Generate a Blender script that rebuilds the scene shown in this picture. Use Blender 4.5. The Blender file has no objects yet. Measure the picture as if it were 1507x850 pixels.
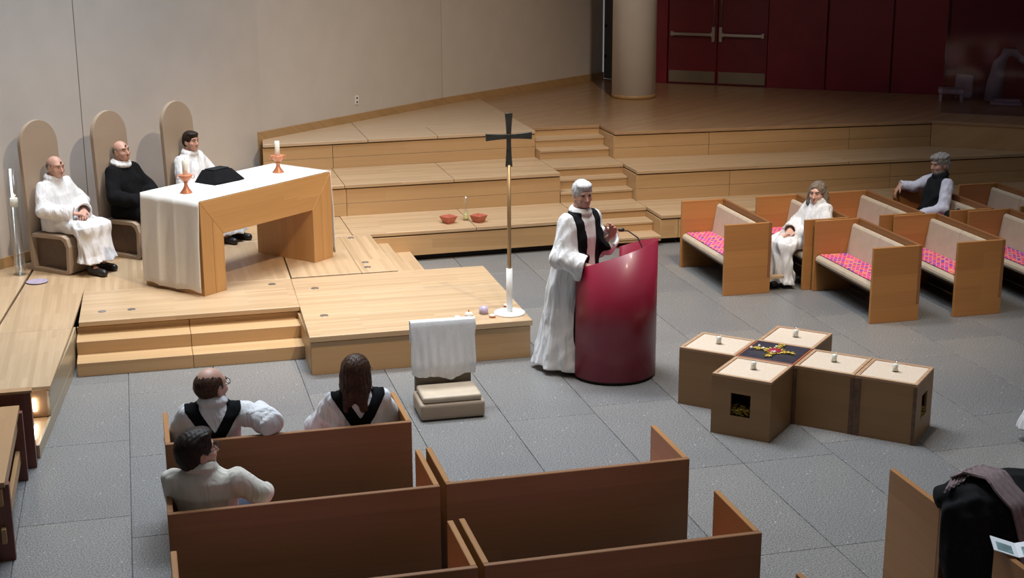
import bpy, bmesh, math, random
import numpy as np
from mathutils import Vector, Matrix
R = math.radians
rng = random.Random(7)
scene = bpy.context.scene
col = scene.collection

# ---------------------------------------------------------------- camera
# ground frame: x runs along the pews, y towards the stage, z up, metres
cam_d = bpy.data.cameras.new('camera')
cam = bpy.data.objects.new('camera', cam_d)
col.objects.link(cam)
cam_d.sensor_width = 36.0
cam_d.lens = 36.0 * 2150 / 1507
cam_d.clip_end = 200
YAW, PITCH, ROLL = R(-14.5), 0.267, -0.004
fw = Vector((0, math.cos(PITCH), -math.sin(PITCH)))
up = Vector((0, math.sin(PITCH), math.cos(PITCH)))
rt = Vector((1, 0, 0))
r2 = rt * math.cos(ROLL) + up * math.sin(ROLL)
u2 = -rt * math.sin(ROLL) + up * math.cos(ROLL)
rz = Matrix.Rotation(YAW, 3, 'Z')
cm = Matrix((rz @ r2, rz @ u2, -(rz @ fw))).transposed().to_4x4()
cm.translation = Vector((0, 0, 4.2))
cam.matrix_world = cm
scene.camera = cam

# ---------------------------------------------------------------- world, lamps, exposure
w = bpy.data.worlds.new('world')
scene.world = w
w.use_nodes = True
w.node_tree.nodes['Background'].inputs[0].default_value = (0.93, 0.95, 1.0, 1)
w.node_tree.nodes['Background'].inputs[1].default_value = 0.175
vs = scene.view_settings
vs.view_transform = 'Standard'
vs.look = 'None'
vs.gamma = 1
vs.use_curve_mapping = False
vs.exposure = 0.1


def aim(o, target):
    o.rotation_euler = (Vector(target) - o.location).to_track_quat('-Z', 'Y').to_euler()


def spot(name, loc, target, power, color, angle=50, blend=0.6, radius=0.15):
    d = bpy.data.lights.new(name, 'SPOT')
    d.energy = power
    d.color = color
    d.spot_size = R(angle)
    d.spot_blend = blend
    d.shadow_soft_size = radius
    o = bpy.data.objects.new(name, d)
    col.objects.link(o)
    o.location = loc
    aim(o, target)
    return o


def skylight(name, loc, target, sx, sy, power, color):
    d = bpy.data.lights.new(name, 'AREA')
    d.shape = 'RECTANGLE'
    d.size, d.size_y = sx, sy
    d.energy = power
    d.color = color
    d.spread = R(85)      # narrow beam, set to keep daylight off the back of the stage
    o = bpy.data.objects.new(name, d)
    col.objects.link(o)
    o.location = loc
    aim(o, target)
    return o


WARM = (1.0, 0.80, 0.58)
# cool daylight from the roof light over the altar, warm spotlights hung above the seating
skylight('roof_daylight', (1.4, 15.2, 11.5), (1.4, 13.4, 0), 5.0, 2.0, 400, (0.84, 0.92, 1.0))
skylight('nave_daylight', (3.5, 11.4, 12.0), (2.6, 10.4, 0), 3.6, 1.8, 225, (0.78, 0.89, 1.0))
spot('altar_spot', (4.6, 8.2, 9.0), (1.05, 14.7, 0.9), 2350, WARM, 35, 0.9, 0.12)
spot('platform_spot', (3.0, 8.6, 9.2), (2.6, 13.2, 0.3), 850, WARM, 34, 0.9, 0.12)
spot('seating_spot', (6.0, 8.5, 9.2), (6.7, 13.4, 0.4), 1900, WARM, 34, 0.9, 0.15)
spot('tier_spot', (5.4, 9.5, 9.2), (5.0, 18.0, 1.0), 2500, WARM, 52, 1.0, 0.2)
spot('floor_spot', (4.4, 9.9, 9.4), (4.7, 10.2, 0), 560, WARM, 50, 0.9, 0.2)

Z1, Z2, Z3 = 0.365, 0.75, 1.105

# ---------------------------------------------------------------- object helpers


def tag(o, label=None, cat=None, group=None, kind=None):
    if label: o['label'] = label
    if cat: o['category'] = cat
    if group: o['group'] = group
    if kind: o['kind'] = kind
    return o


def empty(name, loc=(0, 0, 0), rz=0.0):
    o = bpy.data.objects.new(name, None)
    o.empty_display_size = 0.1
    col.objects.link(o)
    o.location = loc
    o.rotation_euler = (0, 0, rz)
    return o


def thing(name, label, cat, loc=(0, 0, 0), rz=0.0, group=None):
    return tag(empty(name, loc, rz), label, cat, group)


def copy_tree(o, parent=None):
    c = o.copy()
    col.objects.link(c)
    if parent is not None:
        c.parent = parent
    for ch in list(o.children):
        copy_tree(ch, c)
    return c


class MB:
    """collects shapes, then links them as one mesh object"""
    def __init__(s):
        s.v, s.f, s.sm = [], [], []

    def add(s, vs, fs, smooth=False):
        n = len(s.v)
        s.v += [tuple(p) for p in vs]
        s.f += [tuple(i + n for i in f) for f in fs]
        s.sm += [smooth] * len(fs)
        return s

    def prism(s, poly, z0, z1, smooth=False):
        a = sum(poly[i][0] * poly[(i + 1) % len(poly)][1] - poly[(i + 1) % len(poly)][0] * poly[i][1] for i in range(len(poly)))
        if a < 0:
            poly = poly[::-1]
        n = len(poly)
        vs = [(x, y, z0) for x, y in poly] + [(x, y, z1) for x, y in poly]
        fs = [tuple(range(n - 1, -1, -1)), tuple(range(n, 2 * n))]
        s.add(vs, fs)
        s.add(vs, [(i, (i + 1) % n, n + (i + 1) % n, n + i) for i in range(n)], smooth)
        return s

    def box(s, x0, x1, y0, y1, z0, z1):
        return s.prism([(x0, y0), (x1, y0), (x1, y1), (x0, y1)], z0, z1)

    def hexa(s, p):
        """eight corners: bottom four counter-clockwise, then top four"""
        return s.add(p, [(3, 2, 1, 0), (4, 5, 6, 7), (0, 1, 5, 4), (1, 2, 6, 5), (2, 3, 7, 6), (3, 0, 4, 7)])

    def extr(s, prof, x0, x1, axis='x'):
        """profile of (a, b) pairs in the plane across the axis, pushed from x0 to x1"""
        n = len(prof)
        if axis == 'x':
            A = [(x0, a, b) for a, b in prof] + [(x1, a, b) for a, b in prof]
        else:
            A = [(a, x0, b) for a, b in prof] + [(a, x1, b) for a, b in prof]
        s.add(A, [tuple(range(n)), tuple(range(2 * n - 1, n - 1, -1))])
        s.add(A, [(i, n + i, n + (i + 1) % n, (i + 1) % n) for i in range(n)], n > 8)
        return s

    def lathe(s, prof, n=24, c=(0, 0, 0), smooth=True):
        """profile of (radius, z)"""
        vs, fs = [], []
        for r, z in prof:
            for k in range(n):
                t = 2 * math.pi * k / n
                vs.append((c[0] + r * math.cos(t), c[1] + r * math.sin(t), c[2] + z))
        for i in range(len(prof) - 1):
            for k in range(n):
                a, b = i * n + k, i * n + (k + 1) % n
                fs.append((a, b, b + n, a + n))
        s.add(vs, fs, smooth)
        s.add(vs[:n], [tuple(range(n - 1, -1, -1))])
        s.add(vs[-n:], [tuple(range(n))])
        return s

    def tube(s, pts, r, n=8):
        pts = [Vector(p) for p in pts]
        vs, fs = [], []
        rr = r if isinstance(r, (list, tuple)) else [r] * len(pts)
        ref = Vector((0.31, 0.17, 0.93)).normalized()
        for i, p in enumerate(pts):
            d = (pts[min(i + 1, len(pts) - 1)] - pts[max(i - 1, 0)]).normalized()
            a = d.cross(ref)
            if a.length < 1e-3:
                a = d.cross(Vector((1, 0, 0)))
            a.normalize()
            b = d.cross(a)
            for k in range(n):
                t = 2 * math.pi * k / n
                vs.append(p + (a * math.cos(t) + b * math.sin(t)) * rr[i])
        for i in range(len(pts) - 1):
            for k in range(n):
                q, e = i * n + k, i * n + (k + 1) % n
                fs.append((q, q + n, e + n, e))
        s.add(vs, fs, True)
        s.add(vs[:n], [tuple(range(n))])
        s.add(vs[-n:], [tuple(range(n - 1, -1, -1))])
        return s

    def grid(s, P, closed=False, smooth=True):
        """rows of points"""
        m, n = len(P), len(P[0])
        vs = [p for row in P for p in row]
        fs = []
        for i in range(m - 1):
            for k in range(n - (0 if closed else 1)):
                a, b = i * n + k, i * n + (k + 1) % n
                fs.append((a, b, b + n, a + n))
        return s.add(vs, fs, smooth)

    def build(s, name, m=None, parent=None, bevel=0.0, seg=2, solid=0.0, fix=False):
        me = bpy.data.meshes.new(name)
        bm = bmesh.new()
        vv = [bm.verts.new(p) for p in s.v]
        for f, sm in zip(s.f, s.sm):
            if len(set(f)) < 3:
                continue
            try:
                bf = bm.faces.new([vv[i] for i in f])
                bf.smooth = sm
            except ValueError:
                pass
        bmesh.ops.remove_doubles(bm, verts=bm.verts, dist=1e-5)
        if fix or not solid:
            bmesh.ops.recalc_face_normals(bm, faces=bm.faces)
        if solid:
            bm.normal_update()
            bm.verts.index_update()
            vl, fl = list(bm.verts), list(bm.faces)
            eb = [e for e in bm.edges if len(e.link_faces) == 1]
            nv = [bm.verts.new(v.co - v.normal * solid) for v in vl]
            for f in fl:
                bm.faces.new([nv[v.index] for v in reversed(f.verts)]).smooth = f.smooth
            for e in eb:
                a, b = e.verts
                bm.faces.new([vl[a.index], vl[b.index], nv[b.index], nv[a.index]])
            bmesh.ops.recalc_face_normals(bm, faces=bm.faces)
        if bevel:
            es = [e for e in bm.edges if len(e.link_faces) == 2 and e.calc_face_angle(0) > 0.6]
            bmesh.ops.bevel(bm, geom=es, offset=bevel, segments=seg, profile=0.6, affect='EDGES')
            if seg > 2:
                for f in bm.faces: f.smooth = True
        bm.to_mesh(me)
        bm.free()
        o = bpy.data.objects.new(name, me)
        col.objects.link(o)
        if m: me.materials.append(m)
        if parent is not None: o.parent = parent
        return o


def box(name, m, parent, x0, x1, y0, y1, z0, z1, bevel=0.0, seg=2):
    return MB().box(x0, x1, y0, y1, z0, z1).build(name, m, parent, bevel, seg)


# ---------------------------------------------------------------- materials
def new_mat(name):
    m = bpy.data.materials.new(name)
    m.use_nodes = True
    nt = m.node_tree
    return m, nt, nt.nodes['Principled BSDF']


def N(nt, t, **k):
    n = nt.nodes.new(t)
    for a, b in k.items():
        if a.startswith('i_'):
            n.inputs[a[2:].replace('_', ' ')].default_value = b
        else:
            setattr(n, a, b)
    return n


def ramp(nt, src, stops, interp='LINEAR'):
    r = nt.nodes.new('ShaderNodeValToRGB')
    r.color_ramp.interpolation = interp
    e = r.color_ramp.elements
    while len(e) > 1: e.remove(e[-1])
    e[0].position, e[0].color = stops[0][0], (*stops[0][1], 1)
    for p, c in stops[1:]:
        q = e.new(p)
        q.color = (*c, 1)
    nt.links.new(src, r.inputs[0])
    return r


def mixc(nt, fac, a, b, mode='MIX'):
    m = nt.nodes.new('ShaderNodeMix')
    m.data_type = 'RGBA'
    m.blend_type = mode
    for sock, v in ((m.inputs[0], fac), (m.inputs[6], a), (m.inputs[7], b)):
        if hasattr(v, 'links') or isinstance(v, bpy.types.NodeSocket): nt.links.new(v, sock)
        elif isinstance(v, (int, float)): sock.default_value = v
        else: sock.default_value = (*v, 1)
    return m.outputs[2]


def plain(name, c, rough=0.6, metal=0.0, noise=0.0, scale=30, bump=0.0, spec=0.5, sheen=0.0, coat=0.0):
    m, nt, b = new_mat(name)
    b.inputs['Base Color'].default_value = (*c, 1)
    b.inputs['Roughness'].default_value = rough
    b.inputs['Metallic'].default_value = metal
    b.inputs['Specular IOR Level'].default_value = spec
    if sheen: b.inputs['Sheen Weight'].default_value = sheen
    if coat:
        b.inputs['Coat Weight'].default_value = coat
        b.inputs['Coat Roughness'].default_value = 0.12
    tc = N(nt, 'ShaderNodeTexCoord')
    if noise or bump:
        nz = N(nt, 'ShaderNodeTexNoise', i_Scale=scale, i_Detail=4.0)
        nt.links.new(tc.outputs['Object'], nz.inputs['Vector'])
        if noise:
            r = ramp(nt, nz.outputs['Fac'], [(0.3, tuple(x * (1 - noise) for x in c)), (0.7, tuple(min(1, x * (1 + noise)) for x in c))])
            nt.links.new(r.outputs[0], b.inputs['Base Color'])
        if bump:
            bp = N(nt, 'ShaderNodeBump', i_Strength=bump, i_Distance=0.01)
            nt.links.new(nz.outputs['Fac'], bp.inputs['Height'])
            nt.links.new(bp.outputs[0], b.inputs['Normal'])
    return m


def wood(name, c1, c2, grain='x', rough=0.42, strip=0.045, length=1.1, streak=0.35, ang=0.0):
    """strips of wood glued edge to edge, grain along one axis of the object"""
    m, nt, b = new_mat(name)
    tc = N(nt, 'ShaderNodeTexCoord')
    mp = N(nt, 'ShaderNodeMapping')
    mp.inputs['Rotation'].default_value = (0, 0, ang)
    nt.links.new(tc.outputs['Object'], mp.inputs['Vector'])
    sp = N(nt, 'ShaderNodeSeparateXYZ')
    nt.links.new(mp.outputs[0], sp.inputs[0])
    order = {'x': 'XYZ', 'y': 'YXZ', 'z': 'ZXY'}[grain]
    ad = N(nt, 'ShaderNodeMath', operation='ADD')
    nt.links.new(sp.outputs[order[1]], ad.inputs[0])
    nt.links.new(sp.outputs[order[2]], ad.inputs[1])
    oi = N(nt, 'ShaderNodeObjectInfo')
    sh = N(nt, 'ShaderNodeMath', operation='MULTIPLY_ADD')
    sh.inputs[1].default_value = 7.3
    nt.links.new(oi.outputs['Random'], sh.inputs[0])
    nt.links.new(sp.outputs[order[0]], sh.inputs[2])
    cb = N(nt, 'ShaderNodeCombineXYZ')
    nt.links.new(sh.outputs[0], cb.inputs[0])
    nt.links.new(ad.outputs[0], cb.inputs[1])
    br = N(nt, 'ShaderNodeTexBrick', offset=0.37, offset_frequency=2, squash=1.0)
    br.inputs['Scale'].default_value = 1.0
    br.inputs['Brick Width'].default_value = length
    br.inputs['Row Height'].default_value = strip
    br.inputs['Mortar Size'].default_value = 0.0
    br.inputs['Color1'].default_value = (0, 0, 0, 1)
    br.inputs['Color2'].default_value = (1, 1, 1, 1)
    nt.links.new(cb.outputs[0], br.inputs['Vector'])
    m2 = N(nt, 'ShaderNodeMapping')
    m2.inputs['Scale'].default_value = (1.3, 34, 1)
    nt.links.new(cb.outputs[0], m2.inputs[0])
    nz = N(nt, 'ShaderNodeTexNoise', i_Scale=1.0, i_Detail=5.0, i_Roughness=0.6)
    nt.links.new(m2.outputs[0], nz.inputs['Vector'])
    fac = N(nt, 'ShaderNodeMath', operation='MULTIPLY_ADD')
    fac.inputs[1].default_value = 1 - streak
    k = N(nt, 'ShaderNodeMath', operation='MULTIPLY')
    k.inputs[1].default_value = streak
    rr = ramp(nt, nz.outputs['Fac'], [(0.32, (0, 0, 0)), (0.68, (1, 1, 1))])
    nt.links.new(rr.outputs[0], k.inputs[0])
    nt.links.new(br.outputs['Color'], fac.inputs[0])
    nt.links.new(k.outputs[0], fac.inputs[2])
    rc = ramp(nt, fac.outputs[0], [(0, c2), (1, c1)])
    nt.links.new(rc.outputs[0], b.inputs['Base Color'])
    b.inputs['Roughness'].default_value = rough
    bp = N(nt, 'ShaderNodeBump', i_Strength=0.08, i_Distance=0.002)
    nt.links.new(nz.outputs['Fac'], bp.inputs['Height'])
    nt.links.new(bp.outputs[0], b.inputs['Normal'])
    return m


def cloth_mat(name, c, strength=0.6):
    """draped cloth: bump folds that run mostly downwards"""
    m = plain(name, c, 0.9, noise=0.02, scale=25, sheen=0.1, spec=0.3)
    nt = m.node_tree
    b = nt.nodes['Principled BSDF']
    tc = N(nt, 'ShaderNodeTexCoord')
    mp = N(nt, 'ShaderNodeMapping')
    mp.inputs['Scale'].default_value = (13, 13, 2.6)
    nt.links.new(tc.outputs['Object'], mp.inputs[0])
    nz = N(nt, 'ShaderNodeTexNoise', i_Scale=1.0, i_Detail=2.0, i_Distortion=0.6)
    nt.links.new(mp.outputs[0], nz.inputs['Vector'])
    bp = N(nt, 'ShaderNodeBump', i_Strength=strength, i_Distance=0.05)
    nt.links.new(nz.outputs['Fac'], bp.inputs['Height'])
    nt.links.new(bp.outputs[0], b.inputs['Normal'])
    return m


def stone_mat():
    m, nt, b = new_mat('grey_terrazzo')
    tc = N(nt, 'ShaderNodeTexCoord')
    oi = N(nt, 'ShaderNodeObjectInfo')
    base = ramp(nt, oi.outputs['Random'], [(0, (0.172, 0.170, 0.170)), (0.5, (0.186, 0.180, 0.174)), (1, (0.202, 0.192, 0.182))])
    n1 = N(nt, 'ShaderNodeTexNoise', i_Scale=95.0, i_Detail=2.0)
    nt.links.new(tc.outputs['Object'], n1.inputs['Vector'])
    r1 = ramp(nt, n1.outputs['Fac'], [(0.38, (0.5, 0.5, 0.52)), (0.62, (1.5, 1.5, 1.46))])
    c = mixc(nt, 1.0, base.outputs[0], r1.outputs[0], 'MULTIPLY')
    n2 = N(nt, 'ShaderNodeTexVoronoi', i_Scale=26.0)
    nt.links.new(tc.outputs['Object'], n2.inputs['Vector'])
    r2_ = ramp(nt, n2.outputs['Distance'], [(0.10, (1, 1, 1)), (0.2, (0, 0, 0))])
    wn = ramp(nt, n2.outputs['Color'], [(0.72, (0, 0, 0)), (0.8, (1, 1, 1))])
    f = N(nt, 'ShaderNodeMath', operation='MULTIPLY')
    nt.links.new(r2_.outputs[0], f.inputs[0])
    nt.links.new(wn.outputs[0], f.inputs[1])
    c = mixc(nt, f.outputs[0], c, (0.5, 0.5, 0.5))
    n3 = N(nt, 'ShaderNodeTexNoise', i_Scale=0.9, i_Detail=3.0)
    nt.links.new(tc.outputs['Object'], n3.inputs['Vector'])
    r3 = ramp(nt, n3.outputs['Fac'], [(0.3, (0.9, 0.9, 0.92)), (0.7, (1.08, 1.07, 1.05))])
    c = mixc(nt, 1.0, c, r3.outputs[0], 'MULTIPLY')
    nt.links.new(c, b.inputs['Base Color'])
    b.inputs['Roughness'].default_value = 0.36
    return m


def pattern_mat():
    """woven squares in pinks, oranges and violet on cream"""
    m, nt, b = new_mat('woven_pink_squares')
    tc = N(nt, 'ShaderNodeTexCoord')
    mp = N(nt, 'ShaderNodeMapping')
    mp.inputs['Rotation'].default_value = (0, 0, R(38))
    mp.inputs['Scale'].default_value = (20, 26, 1)
    nt.links.new(tc.outputs['Object'], mp.inputs[0])
    sp = N(nt, 'ShaderNodeSeparateXYZ')
    nt.links.new(mp.outputs[0], sp.inputs[0])
    cb = N(nt, 'ShaderNodeCombineXYZ')
    fr = []
    for i, a in enumerate('XY'):
        fl = N(nt, 'ShaderNodeMath', operation='FLOOR')
        nt.links.new(sp.outputs[a], fl.inputs[0])
        nt.links.new(fl.outputs[0], cb.inputs[i])
        f = N(nt, 'ShaderNodeMath', operation='FRACT')
        nt.links.new(sp.outputs[a], f.inputs[0])
        g = N(nt, 'ShaderNodeMath', operation='GREATER_THAN')
        g.inputs[1].default_value = 0.22 if a == 'Y' else 0.14
        nt.links.new(f.outputs[0], g.inputs[0])
        fr.append(g)
    oi = N(nt, 'ShaderNodeObjectInfo')
    nt.links.new(oi.outputs['Random'], cb.inputs[2])
    wn = N(nt, 'ShaderNodeTexWhiteNoise', noise_dimensions='3D')
    nt.links.new(cb.outputs[0], wn.inputs['Vector'])
    rc = ramp(nt, wn.outputs['Value'], [(0, (0.62, 0.03, 0.16)), (0.25, (0.75, 0.09, 0.07)), (0.45, (0.62, 0.05, 0.30)), (0.62, (0.16, 0.03, 0.30)), (0.78, (0.78, 0.24, 0.10)), (0.9, (0.35, 0.03, 0.3))], 'CONSTANT')
    mu = N(nt, 'ShaderNodeMath', operation='MULTIPLY')
    nt.links.new(fr[0].outputs[0], mu.inputs[0])
    nt.links.new(fr[1].outputs[0], mu.inputs[1])
    c = mixc(nt, mu.outputs[0], (0.62, 0.24, 0.24), rc.outputs[0])
    nt.links.new(c, b.inputs['Base Color'])
    b.inputs['Roughness'].default_value = 0.9
    return m


def glass_mat(name, tint=(1, 1, 1), rough=0.02, clear=0.8):
    m, nt, b = new_mat(name)
    out = nt.nodes['Material Output']
    tr = N(nt, 'ShaderNodeBsdfTransparent')
    tr.inputs[0].default_value = (*tint, 1)
    gl = N(nt, 'ShaderNodeBsdfGlossy', i_Roughness=rough)
    gl.inputs[0].default_value = (1, 1, 1, 1)
    lw = N(nt, 'ShaderNodeLayerWeight', i_Blend=0.5)
    pw = N(nt, 'ShaderNodeMath', operation='POWER')
    pw.inputs[1].default_value = 3.0
    nt.links.new(lw.outputs['Facing'], pw.inputs[0])
    ad = N(nt, 'ShaderNodeMath', operation='MULTIPLY_ADD')
    ad.inputs[1].default_value = 0.5
    ad.inputs[2].default_value = 1 - clear
    ad.use_clamp = True
    nt.links.new(pw.outputs[0], ad.inputs[0])
    mx = N(nt, 'ShaderNodeMixShader')
    nt.links.new(ad.outputs[0], mx.inputs[0])
    nt.links.new(tr.outputs[0], mx.inputs[1])
    nt.links.new(gl.outputs[0], mx.inputs[2])
    nt.links.new(mx.outputs[0], out.inputs['Surface'])
    return m


def emit(name, c, s):
    m, nt, b = new_mat(name)
    b.inputs['Base Color'].default_value = (*c, 1)
    b.inputs['Emission Color'].default_value = (*c, 1)
    b.inputs['Emission Strength'].default_value = s
    return m


DK1, DK2 = (0.545, 0.38, 0.23), (0.39, 0.26, 0.145)
M = {
    'deck_x': wood('pale_deck_wood_across', DK1, DK2, 'x', 0.36),
    'deck_y': wood('pale_deck_wood_along', DK1, DK2, 'y', 0.36),
    'deck_w': wood('pale_stage_wood', (0.55, 0.40, 0.26), (0.46, 0.33, 0.21), 'x', 0.30),
    'riser_x': wood('riser_wood', (0.52, 0.33, 0.165), (0.43, 0.265, 0.125), 'x', 0.45, 0.11, 3.0),
    'riser_y': wood('riser_wood_side', (0.52, 0.33, 0.165), (0.43, 0.265, 0.125), 'y', 0.45, 0.11, 3.0),
    'altar_x': wood('altar_wood', (0.54, 0.30, 0.115), (0.45, 0.235, 0.085), 'x', 0.42, 0.09, 3.0),
    'altar_z': wood('altar_wood_upright', (0.54, 0.30, 0.115), (0.45, 0.235, 0.085), 'z', 0.42, 0.09, 3.0),
    'pew_x': wood('pew_wood_long_shaded', (0.31, 0.138, 0.052), (0.225, 0.094, 0.035), 'x', 0.4, 0.17, 4.0),  # pew wood darkened for the back panels, their shade put into the colour
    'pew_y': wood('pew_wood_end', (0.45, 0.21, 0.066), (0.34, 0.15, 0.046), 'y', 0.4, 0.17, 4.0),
    'crate': wood('crate_plywood', (0.33, 0.18, 0.072), (0.27, 0.145, 0.058), 'x', 0.5, 0.13, 3.0),
    'crate_edge': wood('crate_edge_wood', (0.52, 0.33, 0.19), (0.40, 0.22, 0.12), 'x', 0.5),
    'base_trim': wood('skirting_wood', (0.46, 0.29, 0.14), (0.38, 0.23, 0.10), 'x', 0.45, ang=0),
    'desk': wood('desk_wood', (0.42, 0.24, 0.11), (0.34, 0.19, 0.085), 'y', 0.42),
    'desk_dark': wood('desk_red_wood', (0.17, 0.055, 0.035), (0.13, 0.04, 0.028), 'z', 0.42),
    'dark': plain('shadow_gap_black', (0.02, 0.016, 0.014), 0.8),
    'dark_wood': plain('dark_underframe', (0.05, 0.028, 0.018), 0.6, noise=0.2),
    'stone': stone_mat(),
    'joint': plain('tile_joint', (0.10, 0.10, 0.105), 0.9),
    'wall': plain('beige_wall_plaster', (0.57, 0.52, 0.48), 0.85, noise=0.03, scale=3, bump=0.05),
    'column': plain('off_white_column', (0.76, 0.74, 0.71), 0.8, noise=0.02, scale=4),
    'red_wall': plain('dark_red_panel', (0.20, 0.009, 0.022), 0.45, noise=0.12, scale=2.5),
    'red_door': plain('dark_red_door', (0.15, 0.009, 0.020), 0.42, noise=0.1, scale=3),
    'metal': plain('brushed_metal', (0.45, 0.43, 0.40), 0.35, 0.9),
    'kick': plain('brass_kick_plate', (0.33, 0.29, 0.22), 0.35, 0.8),
    'cushion': plain('beige_leather', (0.48, 0.385, 0.285), 0.55, noise=0.06, scale=12, bump=0.06),
    'pattern': pattern_mat(),
    'chair': plain('tan_upholstery', (0.36, 0.272, 0.198), 0.7, noise=0.02, scale=60),
    'chair_in': plain('brown_chair_inside', (0.13, 0.085, 0.06), 0.7, noise=0.1, scale=14),
    'cloth': plain('white_linen', (0.72, 0.69, 0.655), 0.85, noise=0.02, scale=40, bump=0.05),
    'towel': plain('white_towel', (0.80, 0.82, 0.86), 0.95, noise=0.03, scale=90, bump=0.25),
    'robe': cloth_mat('white_robe_cloth', (0.70, 0.695, 0.705), 0.7),
    'cream': cloth_mat('cream_jacket_cloth', (0.68, 0.64, 0.56), 0.45),
    'black_cloth': plain('black_cloth', (0.006, 0.006, 0.007), 0.95, noise=0.2, scale=25, spec=0.15),
    'vest': plain('dark_vest_cloth', (0.012, 0.015, 0.017), 0.95, noise=0.2, scale=25, spec=0.2),
    'shirt': cloth_mat('pale_lilac_shirt', (0.62, 0.62, 0.74), 0.5),
    'skin': plain('skin', (0.58, 0.34, 0.26), 0.5, noise=0.06, scale=14),
    'skin_red': plain('ruddy_skin', (0.54, 0.30, 0.225), 0.5, noise=0.07, scale=14),
    'lips': plain('lips', (0.36, 0.13, 0.11), 0.5),
    'eye_white': plain('eye_white', (0.34, 0.29, 0.26), 0.3),
    'iris': plain('dark_iris', (0.03, 0.02, 0.016), 0.25),
    'hair_dark': plain('dark_brown_hair', (0.022, 0.014, 0.010), 0.5, noise=0.35, scale=60, bump=0.4, spec=0.2),
    'hair_brown': plain('brown_hair', (0.055, 0.026, 0.015), 0.45, noise=0.4, scale=60, bump=0.4, spec=0.2),
    'hair_grey': plain('grey_hair', (0.30, 0.28, 0.26), 0.6, noise=0.35, scale=60, bump=0.5, spec=0.2),
    'hair_greybrown': plain('grey_brown_hair', (0.17, 0.135, 0.105), 0.6, noise=0.4, scale=60, bump=0.5, spec=0.2),
    'hair_silver': plain('silver_hair', (0.52, 0.52, 0.53), 0.55, noise=0.25, scale=60, bump=0.5, spec=0.2),
    'ash': plain('ash_mark', (0.015, 0.012, 0.012), 0.9),
    'shoe': plain('black_shoe_leather', (0.012, 0.01, 0.01), 0.4),
    'jeans': plain('dark_blue_trousers', (0.02, 0.028, 0.05), 0.85, noise=0.2, scale=40),
    'pulpit': plain('red_lacquer', (0.22, 0.009, 0.028), 0.38, noise=0.03, scale=3, coat=0.12),
    'pulpit_in': plain('dark_red_lacquer_edge', (0.30, 0.012, 0.03), 0.35),
    'black': plain('black_paint', (0.012, 0.012, 0.012), 0.45),
    'bronze': plain('dark_bronze', (0.055, 0.055, 0.05), 0.42, 0.6, noise=0.2, scale=20),
    'brass': plain('brass_shaft', (0.36, 0.23, 0.11), 0.4, 0.5),
    'white': plain('white_paint', (0.82, 0.81, 0.79), 0.45),
    'copper': plain('copper_clay', (0.56, 0.21, 0.105), 0.4, 0.15, noise=0.08, scale=14),
    'terra': plain('terracotta', (0.50, 0.15, 0.095), 0.6, noise=0.1, scale=25),
    'wax': plain('ivory_wax', (0.82, 0.78, 0.68), 0.5),
    'glass': glass_mat('clear_glass', (0.97, 0.98, 0.98), 0.03, 0.965),
    'pane': glass_mat('dusky_glass_pane', (0.8, 0.78, 0.82), 0.06, 0.975),
    'flame': emit('candle_flame', (1.0, 0.72, 0.35), 12),
    'led': emit('step_light_glow', (1.0, 0.9, 0.75), 25),
    'sand': plain('pale_sand', (0.62, 0.49, 0.37), 0.9, noise=0.06, scale=60, bump=0.1),
    'gold': plain('gold_straw', (0.62, 0.42, 0.07), 0.5, 0.25, noise=0.4, scale=60),
    'icon': plain('dark_slate_panel', (0.035, 0.03, 0.04), 0.4, noise=0.2, scale=12),
    'rubyc': plain('dark_red_stone', (0.32, 0.02, 0.04), 0.35),
    'hinge': plain('brown_strap', (0.13, 0.065, 0.035), 0.55, noise=0.3, scale=20),
    'ghost': plain('pale_lilac_reflection', (0.36, 0.29, 0.36), 0.7, noise=0.1, scale=6),  # pale tone of the glass reflections, given to solid shapes
    'grey_door': plain('dark_grey_paint', (0.10, 0.095, 0.09), 0.6, noise=0.1, scale=5),
    'coat': plain('charcoal_wool', (0.010, 0.010, 0.011), 0.95, noise=0.25, scale=30, spec=0.2),
    'scarf': plain('mauve_wool', (0.23, 0.165, 0.165), 0.9, noise=0.15, scale=40),
    'paper': plain('white_paper', (0.78, 0.8, 0.82), 0.7),
    'paper_print': plain('green_grey_print', (0.18, 0.28, 0.28), 0.7, noise=0.4, scale=18),
    'lilac': plain('lilac_glaze', (0.40, 0.33, 0.42), 0.4, noise=0.15, scale=40),
}

# ================================================================ THE SETTING
def struct(name, mb, m, bevel=0.0):
    return tag(mb.build(name, m, None, bevel), kind='structure')


# ---- stone floor: slabs laid in courses
floor = struct('floor', MB().box(-7.1, 18.0, -5.0, 16.9, -0.12, -0.012), M['joint'])
SX, SY, J = 0.75, 1.5, 0.0045
slab_me = None
for i in range(-5, 22):
    x0 = 2.03 + (i - 3) * SX
    off = [0.0, 0.62, 1.07, 0.38][i % 4]
    if i in (5, 6): off = 0.16
    y = (3.4 if i < 15 else 6.4) + off
    while y < 16.7:
        y1 = min(y + SY, 16.85)
        o = None
        if abs(y1 - y - SY) < 1e-6 and slab_me:
            o = bpy.data.objects.new('floor_tile', slab_me)
            col.objects.link(o)
        else:
            o = box('floor_tile', M['stone'], None, J / 2, SX - J / 2, J / 2, y1 - y - J / 2, -0.03, 0.0, 0.003, 1)
            if abs(y1 - y - SY) < 1e-6: slab_me = o.data
        o.location = (x0, y, 0)
        o.parent = floor
        y = y1

# ---- oblique back wall in panels
WP = [(-7.0, 10.1), (-1.42, 15.85), (-0.57, 16.72), (1.57, 18.87), (4.45, 21.3), (7.72, 23.66)]


def wall_y(x):
    for (a, b), (c, d) in zip(WP, WP[1:]):
        if x <= c: return b + (d - b) * (x - a) / (c - a)
    return WP[-1][1]


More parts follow.
